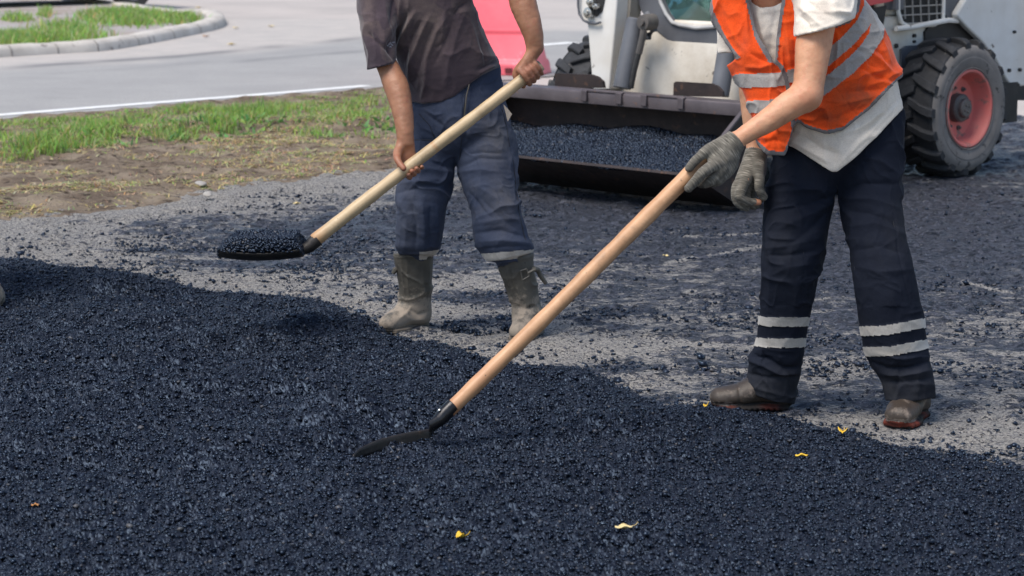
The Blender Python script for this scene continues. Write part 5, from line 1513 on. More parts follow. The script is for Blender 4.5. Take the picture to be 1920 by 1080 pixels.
# work shoes
def work_shoe(heel, toe, ank):
    parts, dr, lat = boot_field(None, heel, toe, 1.14, None)
    d = dr; z = np.array([0, 0, 1.0]); L = np.linalg.norm(toe - heel)
    collar = Tube([(heel + z * .075 + d * .012, .042, .046), (heel + z * .125 + d * .0, .042, .046)], lat=lat, k=.02)
    tongue = Tube([(heel + d * L * .36 + z * .10, .03, .022), (heel + d * .03 + z * .135, .034, .026)], lat=lat, k=.02)
    f0 = Union([(collar, .03), (tongue, .02)] + parts)
    f = lambda p: np.maximum(f0(p), -p[:, 2] + .004)
    lo, hi = f0.bounds(); lo[2] = 0
    V, F = sdf_mesh(f, lo, hi, .004)
    n = normals_of(f0, V)
    al = (V - heel) @ d / L; zz = V[:, 2]
    side = np.abs((V - heel) @ lat)
    dd = .003 * fbm(V, 24, 3, 501) - .003 * np.exp(-((al - .72 - 0.25 * (zz - .05)) / .02) ** 2) * (zz > .035) - .003 * np.exp(-((al - .05) / .015) ** 2) * (zz > .03)
    dd -= .003 * np.exp(-((zz - .034) / .003) ** 2)
    dd += .0025 * np.sin(al * 70) * (zz < .016)
    V = V + n * tidy(dd)[:, None]; V[:, 2] = np.maximum(V[:, 2], .004)
    fc = V[F].mean(1)
    lab = np.where(fc[:, 2] < .034 + .006 * np.sin(((fc - heel) @ d / L) * 5), 1, 0)
    red = np.clip(sstep(.72, .92, al) * (zz > .012) + np.exp(-((al - .22) / .12) ** 2) * .8 * (zz > .010) * (zz < .03), 0, 1)
    st = np.where(zz < .042, red * np.clip(.75 + .9 * fbm(V, 30, 3, 503), 0, 1), .55 + .5 * fbm(V, 12, 3, 502))
    r = split({0: 'work_shoe', 1: 'sole'}, V, F, lab, {0: m_shoe, 1: m_shoe_sole}, p2, W2, {'stain': tidy(st)})
    mb = MB()                                             # laces
    for t, zz_ in ((.30, .128), (.40, .118), (.50, .108), (.58, .099)):
        c = heel + d * L * t + z * (zz_ + .004)
        mb.tube([c - lat * .026 - z * .012, c - lat * .012, c + lat * .014 - d * .006, c + lat * .026 - z * .012 - d * .008], .0026, 6)
    mb.build('shoelace', m_trim, r[0], W2, smooth=True)
work_shoe(S1h, S1t, None)
work_shoe(S2h, S2t, None)

# ================================================================== third worker, just outside the left edge: only a boot toe reaches into view
def copy_tree(o, parent=None):
    c = o.copy(); COL.objects.link(c)
    c.parent = parent
    for ch in list(o.children): copy_tree(ch, c)
    return c
p3 = copy_tree(p1)
p3.location = (-2.3908, 10.0705, 0.038)
p3.rotation_euler = (0, 0, math.radians(320))
tag(p3, 'person at the very left edge, only a dusty rubber boot toe in view', 'person')
# ------------------------------------------------------------------ tools
def wood_mat(name, c1, c2, dark, axis):
    m, nt, ns, lk, b = new_mat(name)
    tc = objco(nt)
    rot = Vector(axis).to_track_quat('X', 'Z').inverted().to_euler()
    mp = N(nt, 'ShaderNodeMapping'); mp.inputs['Rotation'].default_value = rot
    lk.new(tc, mp.inputs['Vector'])
    mp2 = N(nt, 'ShaderNodeMapping'); mp2.inputs['Scale'].default_value = (1.3, 26, 26); lk.new(mp.outputs[0], mp2.inputs['Vector'])
    g = noise(nt, mp2.outputs[0], 2.2, 6, 0.65, 0.5)
    c = mix(nt, ramp(nt, g, [(0.3, 0.0), (0.7, 1.0)]), c1, c2)
    c = mix(nt, ramp(nt, noise(nt, tc, 9, 5, 0.65), [(0.45, 0.0), (0.7, 0.75)]), c, tuple(x * .66 for x in c1))
    c = mix(nt, ramp(nt, noise(nt, tc, 4, 6, 0.75, 0.5), [(0.56, 0.0), (0.7, 0.55)]), c, (0.16, 0.115, 0.075))
    c = mix(nt, attr(nt, 'stain').outputs['Fac'], c, dark)
    c = mix(nt, ramp(nt, noise(nt, tc, 60, 2, 0.5), [(0.72, 0.0), (0.76, 0.7)]), c, (0.07, 0.05, 0.03))
    lk.new(c, b.inputs['Base Color']); b.inputs['Roughness'].default_value = 0.5
    lk.new(bump(nt, g, 0.25, 0.001), b.inputs['Normal'])
    return m
m_iron = surface('blackened_iron', (0.014, 0.013, 0.013), (0.035, 0.03, 0.027), 14, 0.38, 0.65, 90, 0.4, 0.002, metal=0.3, spots=(0.09, 0.055, 0.035), spot_scale=22, spot_cut=0.66)
m_iron_gloss = surface('worn_black_steel', (0.012, 0.012, 0.014), (0.022, 0.022, 0.025), 14, 0.2, 0.4, 90, 0.2, 0.001, metal=0.5, spots=(0.10, 0.08, 0.06), spot_scale=26, spot_cut=0.7)

def handle_mesh(a, b_, ra, rb, stainf, seed):
    n, m = 90, 18
    ax = unit(b_ - a); e1 = unit(np.cross(ax, (0, 1, .01))); e2 = np.cross(ax, e1)
    V, st = [], []
    for i in range(n + 1):
        t = i / n; r = ra + (rb - ra) * t + .0007 * math.sin(t * 31 + seed) + .0005 * math.sin(t * 77)
        c = a + (b_ - a) * t + e1 * .003 * math.sin(t * 3.1 + seed)
        rr = r * (0.9 if i in (0, n) else 1)
        for k in range(m):
            th = 2 * math.pi * k / m
            V.append(c + rr * (math.cos(th) * e1 + math.sin(th) * e2)); st.append(stainf(t, th))
    F = [(i*m+k, i*m+(k+1)%m, (i+1)*m+(k+1)%m, (i+1)*m+k) for i in range(n) for k in range(m)]
    c0, c1 = len(V), len(V) + 1
    V += [a, b_]; st += [stainf(0, 0), stainf(1, 0)]
    F += [(c0, (k+1)%m, k, k) for k in range(0)]
    o = np.array(V, np.float32)
    F = np.array(F)
    # end caps as quads fanned on the centre
    caps = []
    for k in range(0, m, 2):
        caps.append((c0, (k+2)%m, (k+1)%m, k)); caps.append((c1, n*m+k, n*m+(k+1)%m, n*m+(k+2)%m))
    return o, np.concatenate([F, np.array(caps)]), np.array(st, np.float32)

def shovel(name, a, b_, ra, rb, mat, stainf, label, seed):
    V, F, st = handle_mesh(a, b_, ra, rb, stainf, seed)
    root = empty(name, tuple(a))
    tag(root, label, 'shovel', 'long handled shovels')
    o = mesh_np('handle', V, F, mat, root, a, True, {'stain': st})
    return root

def grid_obj(name, fn, ns_, nt_, mat, parent, base, thick):
    V = [fn(i / ns_, -1 + 2 * j / nt_) for i in range(ns_ + 1) for j in range(nt_ + 1)]
    F = [(i*(nt_+1)+j, (i+1)*(nt_+1)+j, (i+1)*(nt_+1)+j+1, i*(nt_+1)+j+1) for i in range(ns_) for j in range(nt_)]
    o = mesh_np(name, V, F, mat, parent, base)
    md = o.modifiers.new('thickness', 'SOLIDIFY'); md.thickness = thick; md.offset = 0
    return o

m_ash = wood_mat('pale_smooth_wood', (0.46, 0.33, 0.185), (0.60, 0.455, 0.275), (0.42, 0.20, 0.075), AX1)
sh1 = shovel('shovel', H1a, H1b, 0.0255, 0.0225, m_ash, lambda t, a: max(0, 1 - t / .075) * .85 + (.55 if abs(t - .533 - .004 * math.sin(3 * a)) < .004 else 0), 'shovel with pale wooden handle held above the ground, its blade loaded with asphalt', 1)
Sd = unit(np.array([-1.0, -.05, -.035])); Sl = np.array([0.0, -1, 0]); Sz = np.array([0, 0, 1.0])
S0 = P(572, 474, 9.07)
mb = MB(); mb.tube([H1a + AX1 * .02, H1a - AX1 * .005, P(581, 462, 9.075), S0 + Sd * .03, S0 + Sd * .08], [.0275, .0275, .024, .016, .007], 14)
mb.build('socket', m_iron, sh1, H1a, smooth=True)
def bladef(s, t):
    w = (.88 + .16 * min(s * 3, 1)) * (1 - .38 * max(0, (s - .75) / .25) ** 2)
    return S0 + Sd * (.005 + .318 * s) + Sl * (.128 * w * t) + Sz * (.040 * abs(t) ** 3 - .010 - .012 * math.sin(math.pi * s) + .012 * s)
grid_obj('blade', bladef, 22, 14, m_iron, sh1, H1a, .004)
# the load on the blade
def load(name, fn, ns_, nt_, r, label, base, layers=2):
    c = []
    for i in range(ns_):
        for j in range(nt_):
            for k in range(layers):
                s = (i + RNG.uniform(0, 1)) / ns_; t = -1 + 2 * (j + RNG.uniform(0, 1)) / nt_
                p = fn(s, t)
                if p is not None: c.append(p + np.array([0, 0, -k * r * 1.2]))
    V, F, A = stones(np.array(c, np.float32), RNG.uniform(r * .75, r * 1.35, len(c)).astype(np.float32), 0.9)
    n0 = len(V)
    g = [[fn(min(i / 24, .999), -.98 + 1.96 * j / 16) for j in range(17)] for i in range(25)]
    core, CF = [], []
    for i in range(25):
        for j in range(17):
            core.append(g[i][j] - np.array([0, 0, r * .8]))
    for i in range(24):
        for j in range(16):
            q = [i*17+j, (i+1)*17+j, (i+1)*17+j+1, i*17+j+1]
            CF += [(q[0], q[1], q[2]), (q[0], q[2], q[3])]
    V = np.concatenate([V, np.array(core, np.float32)]); F = np.concatenate([F, np.array(CF) + n0]); A = np.concatenate([A, np.full(len(core), .1, np.float32)])
    return tag(mesh_np(name, V, F, m_stone, None, base, False, {'rnd': A}), label, 'asphalt pile')
def loadf(s, t):
    b_ = bladef(s, t)
    h = .076 * np.clip(s / .10, 0, 1) ** .5 * np.clip((1 - s) / .17, 0, 1) ** .6 * np.clip((1 - abs(t)) / .26, 0, 1) ** .55 + .004 * math.sin(9 * s + 4 * t)
    return b_ + np.array([0, 0, max(h, .004)])
load('asphalt_load', loadf, 52, 40, .0056, 'small pile of black asphalt carried on the raised shovel blade', tuple(S0))

def on_heap(u, v, lift=0.0):
    z = .06
    for _ in range(8):
        p = G(u, v, z); z = float(heap_h(np.array([p], np.float32))[0][0]) + lift
    return G(u, v, z)
m_beech = wood_mat('tan_wooden_handle', (0.50, 0.255, 0.12), (0.64, 0.38, 0.21), (0.30, 0.095, 0.04), AX2)
sh2 = shovel('shovel', H2a, H2b, 0.0235, 0.0268, m_beech, lambda t, a: max(0, 1 - t / .06) * .7 + .25 * max(0, 1 - abs(t - .13) / .09), 'long tan handled shovel with its blade dragging through the fresh asphalt', 4)
B0 = on_heap(806, 815, .02)
B1 = H2a - AX2 * .050
mb = MB(); mb.tube([H2a + AX2 * .035, H2a + AX2 * .033, H2a, H2a * .5 + B1 * .5, B1, B1 * .4 + B0 * .6], [.0232, .0248, .0248, .0232, .019, .010], 16)
mb.build('socket', m_iron_gloss, sh2, H2a, smooth=True)
mb = MB(); rv = H2a - AX2 * .006 + np.array([-.016, -.016, .016]); mb.lathe([(.0, .004), (.004, .003), (.005, 0)], rv, (-.5, -.6, .5), 12); mb.build('rivet', surface('bare_steel', (.5, .48, .45), (.6, .58, .55), 30, .3, metal=.9), sh2, H2a)
edge = [G(u, v, .056) for u, v in [(808, 821), (785, 825), (760, 829), (735, 834), (712, 839), (692, 845), (672, 852), (662, 858)]]
def blade2(s, t):
    x = s * (len(edge) - 1); i = min(int(x), len(edge) - 2); e = edge[i] + (edge[i + 1] - edge[i]) * (x - i)
    q = (t + 1) / 2
    up = np.array([0, 0, 1.0]); bk = np.array([.04, 1.0, 0])
    hgt = .042 * (1 - .5 * s ** 3)
    if q < .3: return e + up * (-.012 + hgt * q / .3) + bk * (.006 * q / .3)
    return e + up * (-.012 + hgt - .075 * ((q - .3) / .7) ** .8) + bk * (.006 + .20 * (q - .3) / .7)
grid_obj('blade', blade2, 24, 16, m_iron, sh2, H2a, .004)

# ------------------------------------------------------------------ compact loader
TH = math.radians(45)
LO = np.array([1.285, 14.66, 0.0]); LL = np.array([math.cos(TH), -math.sin(TH), 0]); LF = np.array([-math.sin(TH), -math.cos(TH), 0]); LZ = np.array([0, 0, 1.0])
MC = .10                                  # the machine's own centre line
W = lambda l, f, z: LO + l * LL + f * LF + z * LZ
def hitF(u, v, f):
    d = ray(u, v); c = np.array([0, 0, CAM_H]); t = (f - (c - LO) @ LF) / (d @ LF); p = c + d * t - LO
    return np.array([p @ LL, p[2]])
def hitL(u, v, l):
    d = ray(u, v); c = np.array([0, 0, CAM_H]); t = (l - (c - LO) @ LL) / (d @ LL); p = c + d * t - LO
    return np.array([p @ LF, p[2]])
def fprism(mb, px, f, dep, mirror=False, raw=None):
    q = raw if raw is not None else [hitF(u, v, f) for u, v in px]
    if mirror: q = [np.array([2 * MC - a, b]) for a, b in q]
    mb.prism([W(a, f, b) for a, b in q], -LF * dep)
def lprism(mb, px, l, dep):
    mb.prism([W(l, *hitL(u, v, l)) for u, v in px], -LL * dep)

m_white = surface('chipped_dirty_white_paint', (0.83, 0.815, 0.785), (0.60, 0.555, 0.49), 1.6, 0.45, 0.75, 50, 0.15, 0.003, spots=(0.10, 0.075, 0.055), spot_scale=13, spot_cut=0.655)
m_white2 = surface('grimy_white_paint', (0.78, 0.735, 0.66), (0.48, 0.42, 0.34), 3, 0.6, 0.85, 40, 0.3, 0.005, spots=(0.12, 0.10, 0.085), spot_scale=9, spot_cut=0.62)
m_gusset = surface('muddy_painted_steel', (0.40, 0.36, 0.30), (0.24, 0.21, 0.175), 6, 0.7, 0.9, 40, 0.3, 0.005, spots=(0.07, 0.06, 0.05), spot_scale=12, spot_cut=0.58)
m_grey = surface('dark_grey_steel', (0.085, 0.088, 0.10), (0.13, 0.135, 0.15), 5, 0.45, 0.65, 60, 0.25, 0.003, spots=(0.26, 0.25, 0.25), spot_scale=24, spot_cut=0.7)
m_dark = surface('black_parts_and_shade', (0.012, 0.012, 0.013), (0.03, 0.028, 0.026), 8, 0.7)  # black parts; in recesses, gap and arch it stands in for shade
m_bucket = surface('rusty_dark_bucket_steel', (0.018, 0.013, 0.013), (0.045, 0.029, 0.026), 6, 0.5, 0.75, 50, 0.4, 0.004, metal=0.2, spots=(0.085, 0.045, 0.03), spot_scale=15, spot_cut=0.61)
m_flange = surface('worn_purple_brown_steel', (0.075, 0.06, 0.066), (0.12, 0.10, 0.105), 5, 0.42, 0.62, 60, 0.3, 0.003, metal=0.25, spots=(0.17, 0.10, 0.07), spot_scale=14, spot_cut=0.62)
m_rubber = surface('dusty_black_rubber', (0.014, 0.0145, 0.017), (0.030, 0.031, 0.035), 9, 0.65, 0.85, 70, 0.4, 0.004, spots=(0.12, 0.11, 0.10), spot_scale=13, spot_cut=0.64)
m_side = surface('dusty_grey_tyre_wall', (0.15, 0.137, 0.127), (0.22, 0.20, 0.185), 7, 0.85, 0.95, 80, 0.3, 0.003, spots=(0.06, 0.056, 0.054), spot_scale=16, spot_cut=0.6)
m_rim = surface('faded_red_rim', (0.66, 0.145, 0.125), (0.55, 0.18, 0.15), 5, 0.5, 0.75, 60, 0.2, 0.002, spots=(0.24, 0.15, 0.125), spot_scale=9, spot_cut=0.56)
m_hub = surface('greasy_hub', (0.075, 0.068, 0.065), (0.13, 0.115, 0.105), 12, 0.5, 0.7)
m_redstripe = surface('red_paint', (0.62, 0.035, 0.05), (0.55, 0.04, 0.055), 4, 0.4)
m_rubberhose = surface('hydraulic_hose', (0.03, 0.03, 0.033), (0.06, 0.058, 0.055), 12, 0.5)
m_chrome = surface('bright_steel', (0.55, 0.55, 0.54), (0.40, 0.39, 0.37), 10, 0.25, 0.4, metal=0.9)

ld = empty('skid_steer_loader', tuple(LO))
tag(ld, 'dirty white compact loader with its wide dark bucket resting low in front', 'loader')
PB = dict(parent=ld, base=LO)
# chassis and engine housing
mb = MB()
mb.prism([W(-.58, f, z) for f, z in [(.40, .30), (.40, .62), (.34, 1.0), (-1.95, 1.0), (-1.95, .42), (-1.7, .30)]], LL * 1.16)
mb.build('chassis', m_white2, bevel=.015, **PB)
mb = MB(); mb.prism([W(-.55, f, z) for f, z in [(.20, .24), (.20, .299), (-1.8, .299), (-1.8, .24)]], LL * 1.10)
mb.box(W(.615, -1.95, .40), (.5, .12, .26), np.stack([LF, LL, LZ], 1)); mb.build('belly_plate', m_dark, **PB)
mb = MB(); mb.prism([W(-.55, f, z) for f, z in [(-.95, 1.002), (-.95, 1.45), (-1.2, 1.60), (-1.95, 1.55), (-1.98, 1.002)]], LL * 1.10)
hood = mb.build('engine_cover', m_white, bevel=.02, **PB)
# cab with rolled frame, windscreen
half_o = [hitF(u, v, .36) for u, v in [(1186, -70), (1191, -20), (1200, 18), (1222, 50), (1250, 75), (1266, 81)]]
half_i = [hitF(u, v, .36) for u, v in [(1226, -70), (1233, -20), (1240, 4), (1250, 26), (1262, 42), (1276, 47)]]
zc = half_o[-1][1]; zi = half_i[-1][1]
o_ring = [np.array([min(a - MC, -.02), b]) for a, b in half_o] + [np.array([0, zc - .004])]
i_ring = [np.array([min(a - MC, -.02), b]) for a, b in half_i] + [np.array([0, zi - .012])]
o_ring += [np.array([-a, b]) for a, b in o_ring[:-1][::-1]]; i_ring += [np.array([-a, b]) for a, b in i_ring[:-1][::-1]]
cw = abs(o_ring[0][0])
for q_ in (o_ring, i_ring):
    for r_ in q_: r_[0] += MC
mb = MB(); n = len(o_ring)
vs = [W(a, .36, b) for a, b in o_ring] + [W(a, .36, b) for a, b in i_ring] + [W(a, .28, b) for a, b in o_ring] + [W(a, .28, b) for a, b in i_ring]
fs = []
for i in range(n - 1):
    fs += [(i, i+1, n+i+1, n+i), (2*n+i, 3*n+i, 3*n+i+1, 2*n+i+1), (i, 2*n+i, 2*n+i+1, i+1), (n+i, n+i+1, 3*n+i+1, 3*n+i)]
mb.add(vs, fs)
ct = 2.0
for sx in (-1, 1):
    mb.box(W(MC + sx * (cw - .05), -.35, ct), (1.4, .09, .09), np.stack([LF, LL, LZ], 1))
    mb.box(W(MC + sx * (cw - .05), .31, (ct + o_ring[0][1]) / 2), (.10, .12, ct - o_ring[0][1]), np.stack([LF, LL, LZ], 1))
    mb.box(W(MC + sx * (cw - .05), -.95, 1.52), (.09, .09, .96), np.stack([LF, LL, LZ], 1))
mb.box(W(MC, -.32, ct + .06), (1.45, 2 * cw, .06), np.stack([LF, LL, LZ], 1))
cab = mb.build('cab_frame', m_grey, bevel=.006, **PB)
mb = MB(); mb.tube([W(a, .366, b) for a, b in i_ring], .012, 8); mb.build('window_seal', surface('pale_window_seal', (.48, .47, .46), (.36, .35, .34), 12, .6), cab, LO, smooth=True)
m, nt, ns, lk, b = new_mat('tinted_cab_glass')
b.inputs['Base Color'].default_value = (0.30, 0.62, 0.56, 1); b.inputs['Roughness'].default_value = 0.06
b.inputs['Transmission Weight'].default_value = 0.85
m_glass = m
mb = MB(); mb.prism([W(a, .318, b) for a, b in i_ring] + [W(i_ring[-1][0], .318, 1.95), W(i_ring[0][0], .318, 1.95)], -LF * .006)
mb.build('windscreen', m_glass, cab, LO, auto=0)
mb = MB()
mb.box(W(0, -.25, .80), (.9, .9, .06), np.stack([LF, LL, LZ], 1)); mb.box(W(0, -.88, 1.25), (.06, .9, .9), np.stack([LF, LL, LZ], 1))
mb.box(W(.02, .12, 1.09), (.10, .30, .20), np.stack([LF, LL, LZ], 1)); mb.box(W(-.3, .1, .95), (.10, .10, .3), np.stack([LF, LL, LZ], 1))
mb.build('cab_interior', m_dark, cab, LO)
mb = MB(); mb.box(W(0, -.45, .95), (.45, .45, .12), np.stack([LF, LL, LZ], 1)); mb.box(W(0, -.70, 1.25), (.12, .42, .55), np.stack([LF, LL, LZ], 1)); mb.build('seat', surface('worn_seat', (.10, .12, .12), (.15, .17, .17), 8, .7), cab, LO, bevel=.03)
mb = MB(); c = W(.04, .20, 1.16); mb.lathe([(.0, .03), (.05, .025), (.07, 0), (.07, -.02)], c, LF, 20); mb.build('lamp', m_chrome, cab, LO)

# loader arms: front plates tapering to the bucket, beams running back
for mir in (False, True):
    mb = MB()
    px = [(1089, -70), (1085, 20), (1091, 36), (1101, 43), (1104, 80), (1110, 150), (1112, 168), (1143, 168), (1146, 120), (1152, 60), (1156, 10), (1160, -70)]
    fprism(mb, px, .52, .11, mir)
    q = [hitF(u, v, .52) for u, v in px]; l0, l1 = q[1][0], q[-2][0]
    lc = (l0 + l1) / 2; lc = 2 * MC - lc if mir else lc
    mb.box(W(lc, .28, 1.22), (.46, .13, .26), np.stack([LF, LL, LZ], 1)); mb.box(W(lc, -.85, 1.42), (2.2, .13, .22), np.stack([LF, LL, LZ], 1))
    arm = mb.build('lift_arm', m_white, bevel=.008, **PB)
    mb = MB()
    sl_ = [hitF(u, v, .528) for u, v in [(1106, -60), (1103, 18), (1107, 28), (1118, 31), (1128, 22), (1133, 0), (1134, -60)]]
    fprism(mb, None, .528, .008, mir, raw=sl_)
    mb.build('arm_recess', m_dark, arm, LO)
    mb = MB()
    for (u_, v_, r_) in [(1107, 24, .034), (1112, 4, .028), (1122, 12, .018)]:
        a, b_ = hitF(u_, v_, .53); a = 2 * MC - a if mir else a
        mb.lathe([(.0, .05), (r_ * .5, .048), (r_ * .55, .03), (r_, .028), (r_, 0)], W(a, .53, b_), LF, 16)
    mb.build('coupling', m_chrome, arm, LO)
    mb = MB(); a, b_ = hitF(1086, -40, .54)
    loop = [hitF(u, v, .54) for u, v in [(1085, -70), (1084, 10), (1086, 26), (1094, 38), (1104, 43), (1118, 44), (1126, 42)]]
    mb.tube([W(2 * MC - p[0] if mir else p[0], .54, p[1]) for p in loop], .008, 8); mb.build('guard_rail', m_grey, arm, LO)
    # grimy inner side of the arm
    mb = MB(); fprism(mb, [(1158, -60), (1152, 40), (1146, 130), (1143, 160), (1168, 160), (1178, 60), (1188, -60)], .42, .10, mir); mb.build('arm_gusset', m_gusset, arm, LO)
    # tilt cylinder, rod eye and hose
    mb = MB(); top, bot = hitF(1190, 44, .50), hitF(1166, 165, .60)
    mx = (lambda x: 2 * MC - x) if mir else (lambda x: x)
    T_, B_ = W(mx(top[0]), .50, top[1]), W(mx(bot[0]), .60, bot[1])
    ax = unit(B_ - T_)
    mb.tube([T_ - ax * .03, T_ - ax * .02, B_], [.045, .055, .055], 24)
    cyl = mb.build('tilt_cylinder', m_grey, ld, LO)
    if mir: continue
    mb = MB(); p_ = hitF(1207, 42, .56); mb.lathe([(.0, .03), (.02, .03), (.022, .012), (.045, .01), (.05, -.02), (.05, -.08)], W(mx(p_[0]), .56, p_[1]), LF, 20); mb.build('pivot_pin', m_hub, cyl, LO)
    mb = MB(); hp = [hitF(u, v, .58) for u, v in [(1207, 56), (1205, 70), (1198, 100), (1190, 130), (1183, 165)]]
    mb.tube([W(mx(p[0]), .58, p[1]) for p in hp], [.016, .020, .017, .017, .017], 10); mb.build('hose', m_rubberhose, cyl, LO)
    mb = MB(); mb.tube([W(mx(p[0]), .58, p[1] ) for p in hp[:3]], [.021, .021, .021], 10); mb.build('hose_fitting', m_hub, cyl, LO)
    # curved hook plate behind the pin
    mb = MB(); hk = [hitF(u, v, .48) for u, v in [(1212, 26), (1224, 40), (1226, 56), (1216, 68), (1204, 68)]]
    mb.tube([W(mx(p[0]), .48, p[1]) for p in hk], .024, 10); mb.build('hook_plate', m_grey, cyl, LO)

# side: cooling grille, red stripe, ledge, rear fender, bolt holes
mb = MB(); lprism(mb, [(1686, -50), (1686, 20), (1692, 38), (1703, 46), (1752, 42), (1764, 36), (1766, -50)], .592, .012); gr = mb.build('grille_recess', m_dark, **PB)
mb = MB()
for u in range(1694, 1766, 15):
    a, b_ = hitL(u, -45, .606), hitL(u + 3, 43 - (8 if u < 1700 else 0), .606); mb.tube([W(.606, *a), W(.606, *b_)], .0055, 6)
for v in range(-38, 44, 16):
    a, b_ = hitL(1688, v + 3, .606), hitL(1765, v - 1, .606); mb.tube([W(.606, *a), W(.606, *b_)], .0055, 6)
mb.build('grille', surface('dusty_mesh', (.34, .33, .31), (.24, .22, .2), 12, .6), gr, LO)
mb = MB()
e = [hitL(u, v, .606) for u, v in [(1684, -50), (1684, 22), (1690, 42), (1703, 50), (1753, 46), (1768, 38), (1770, -50)]]
mb.tube([W(.606, *p) for p in e], .014, 8); mb.build('grille_frame', m_white, gr, LO)
mb = MB(); lprism(mb, [(1600, -20), (1690, -30), (1690, -2), (1660, 5), (1600, 16)], .60, .018); mb.build('red_stripe', m_redstripe, **PB)
mb = MB(); lprism(mb, [(1636, 16), (1663, 10), (1656, 50), (1640, 48)], .596, .012); mb.build('shadow_gap', m_dark, **PB)  # black plate painted in as the shade of a gap
mb = MB(); e = [hitL(u, v, .62) for u, v in [(1680, 54), (1710, 51), (1750, 43), (1778, 38), (1795, 39)]]; mb.tube([W(.62, *p) for p in e], .017, 8); mb.build('ledge', m_white, ld, LO)
mb = MB(); lprism(mb, [(1735, 60), (1742, 50), (1790, 42), (1812, 50), (1850, 95), (1850, 130), (1735, 130)], .598, .015); mb.build('wheel_arch', m_dark, **PB)  # black plate standing in for the shade inside the wheel well
mb = MB(); lprism(mb, [(1768, -60), (1822, -60), (1810, 0), (1794, 30), (1778, 34), (1768, 20)], .610, .02); mb.build('gap_shade_panel', m_grey, **PB)  # dark panel added for the shading between grille and fender
mb = MB(); lprism(mb, [(1832, -80), (1823, -20), (1796, 24), (1795, 30), (1815, 52), (1842, 78), (1868, 112), (1890, 152), (1898, 163), (2080, 150), (2080, -80)], .66, .05); fen = mb.build('rear_fender', m_white, bevel=.01, **PB)
mb = MB(); lprism(mb, [(1893, 162), (2080, 150), (2080, 190), (1893, 188)], .655, .05); mb.build('rear_sill', m_dark, **PB)
for u, v, r_ in [(1664, 70, .013), (1682, 86, .014), (1716, 67, .012), (1716, 78, .009), (1894, 132, .012), (1914, 131, .012), (1910, 160, .014), (1904, 60, .010)]:
    l_ = .595 if u < 1800 else .675
    mb = MB(); a = hitL(u, v, l_); mb.lathe([(0, .004), (r_, .004), (r_, -.02)], W(l_ - .002, *a), LL, 14)
    mb.build('bolt_hole', m_dark, **PB)
mb = MB(); lprism(mb, [(1690, 92), (1700, 86), (1735, 84), (1735, 150), (1690, 150)], .597, .012); mb.build('inspection_plate', m_grey, **PB)

# wheels
def wheel_parts(lug_seed):
    """wheel modelled round its own axle: +Y is the outer side"""
    R0, WD = .402, .30
    mb = MB()
    prof = [(.238, -.02), (.262, -.004), (.30, .006), (.345, .008), (.378, -.004), (.396, -.022), (R0, -.05), (R0 + .004, -WD / 2), (R0, -WD + .05), (.396, -WD + .022), (.378, -WD + .004), (.345, -WD - .008), (.30, -WD - .006), (.262, -WD + .004), (.238, -WD + .02)]
    mb.lathe(prof, (0, 0, 0), (0, 1, 0), 72)
    nl = 17
    for side in (0, 1):
        for k in range(nl):
            a0 = 2 * math.pi * (k + .5 * side) / nl
            rings = []
            for x, da, hw, r1 in ((.006, .00, .058, .412), (-.022, .02, .066, .430), (-.07, .06, .062, .436), (-.12, .12, .058, .437), (-.165, .17, .050, .435)):
                xx = x if side == 0 else -WD - x
                r = lambda rr, aa: np.array([rr * math.cos(aa), xx, rr * math.sin(aa)])
                c = a0 + da
                w_ = hw / .43 * .86
                rb = .36 if x > 0 else .392
                rings.append([r(rb, c - w_ * .62), r(r1 - .006, c - w_ * .55), r(r1, c - w_ * .40), r(r1, c + w_ * .40), r(r1 - .006, c + w_ * .55), r(rb, c + w_ * .62)])
            mb.loft(rings)
    return mb
tyre_mb = wheel_parts(0)
side_mb = MB(); side_mb.lathe([(.237, -.014), (.262, .000), (.30, .011), (.318, .0125), (.322, .010), (.345, .0135), (.372, .008), (.392, -.008)], (0, 0, 0), (0, 1, 0), 72)
side_mb.lathe([(.248, .004), (.252, .008), (.256, .004)], (0, 0, 0), (0, 1, 0), 72)
rim_mb = MB(); rim_mb.lathe([(.232, -.05), (.243, -.012), (.243, .002), (.236, .006), (.226, .002), (.216, -.02), (.212, -.045), (.203, -.060), (.198, -.085), (.188, -.102), (.165, -.106), (.06, -.106), (.0, -.106)], (0, 0, 0), (0, 1, 0), 64)
hub_mb = MB(); hub_mb.lathe([(.090, -.106), (.088, -.058), (.078, -.048), (.060, -.046), (.058, -.026), (.050, -.019), (.0, -.019)], (0, 0, 0), (0, 1, 0), 32)
for k in range(4):
    a = math.pi / 4 + k * math.pi / 2; hub_mb.lathe([(.0, .008), (.008, .008), (.009, 0)], ((.025 * math.cos(a)), -.020, .025 * math.sin(a)), (0, 1, 0), 10)
nut_mbs = []
for k in range(8):
    nut_mb = MB(); nut_mbs.append(nut_mb)
    a = .2 + k * math.pi / 4; nut_mb.lathe([(.0, .024), (.008, .023), (.009, .012), (.0155, .010), (.0165, 0)], ((.130 * math.cos(a)), -.106, .130 * math.sin(a)), (0, 1, 0), 6)
first = None
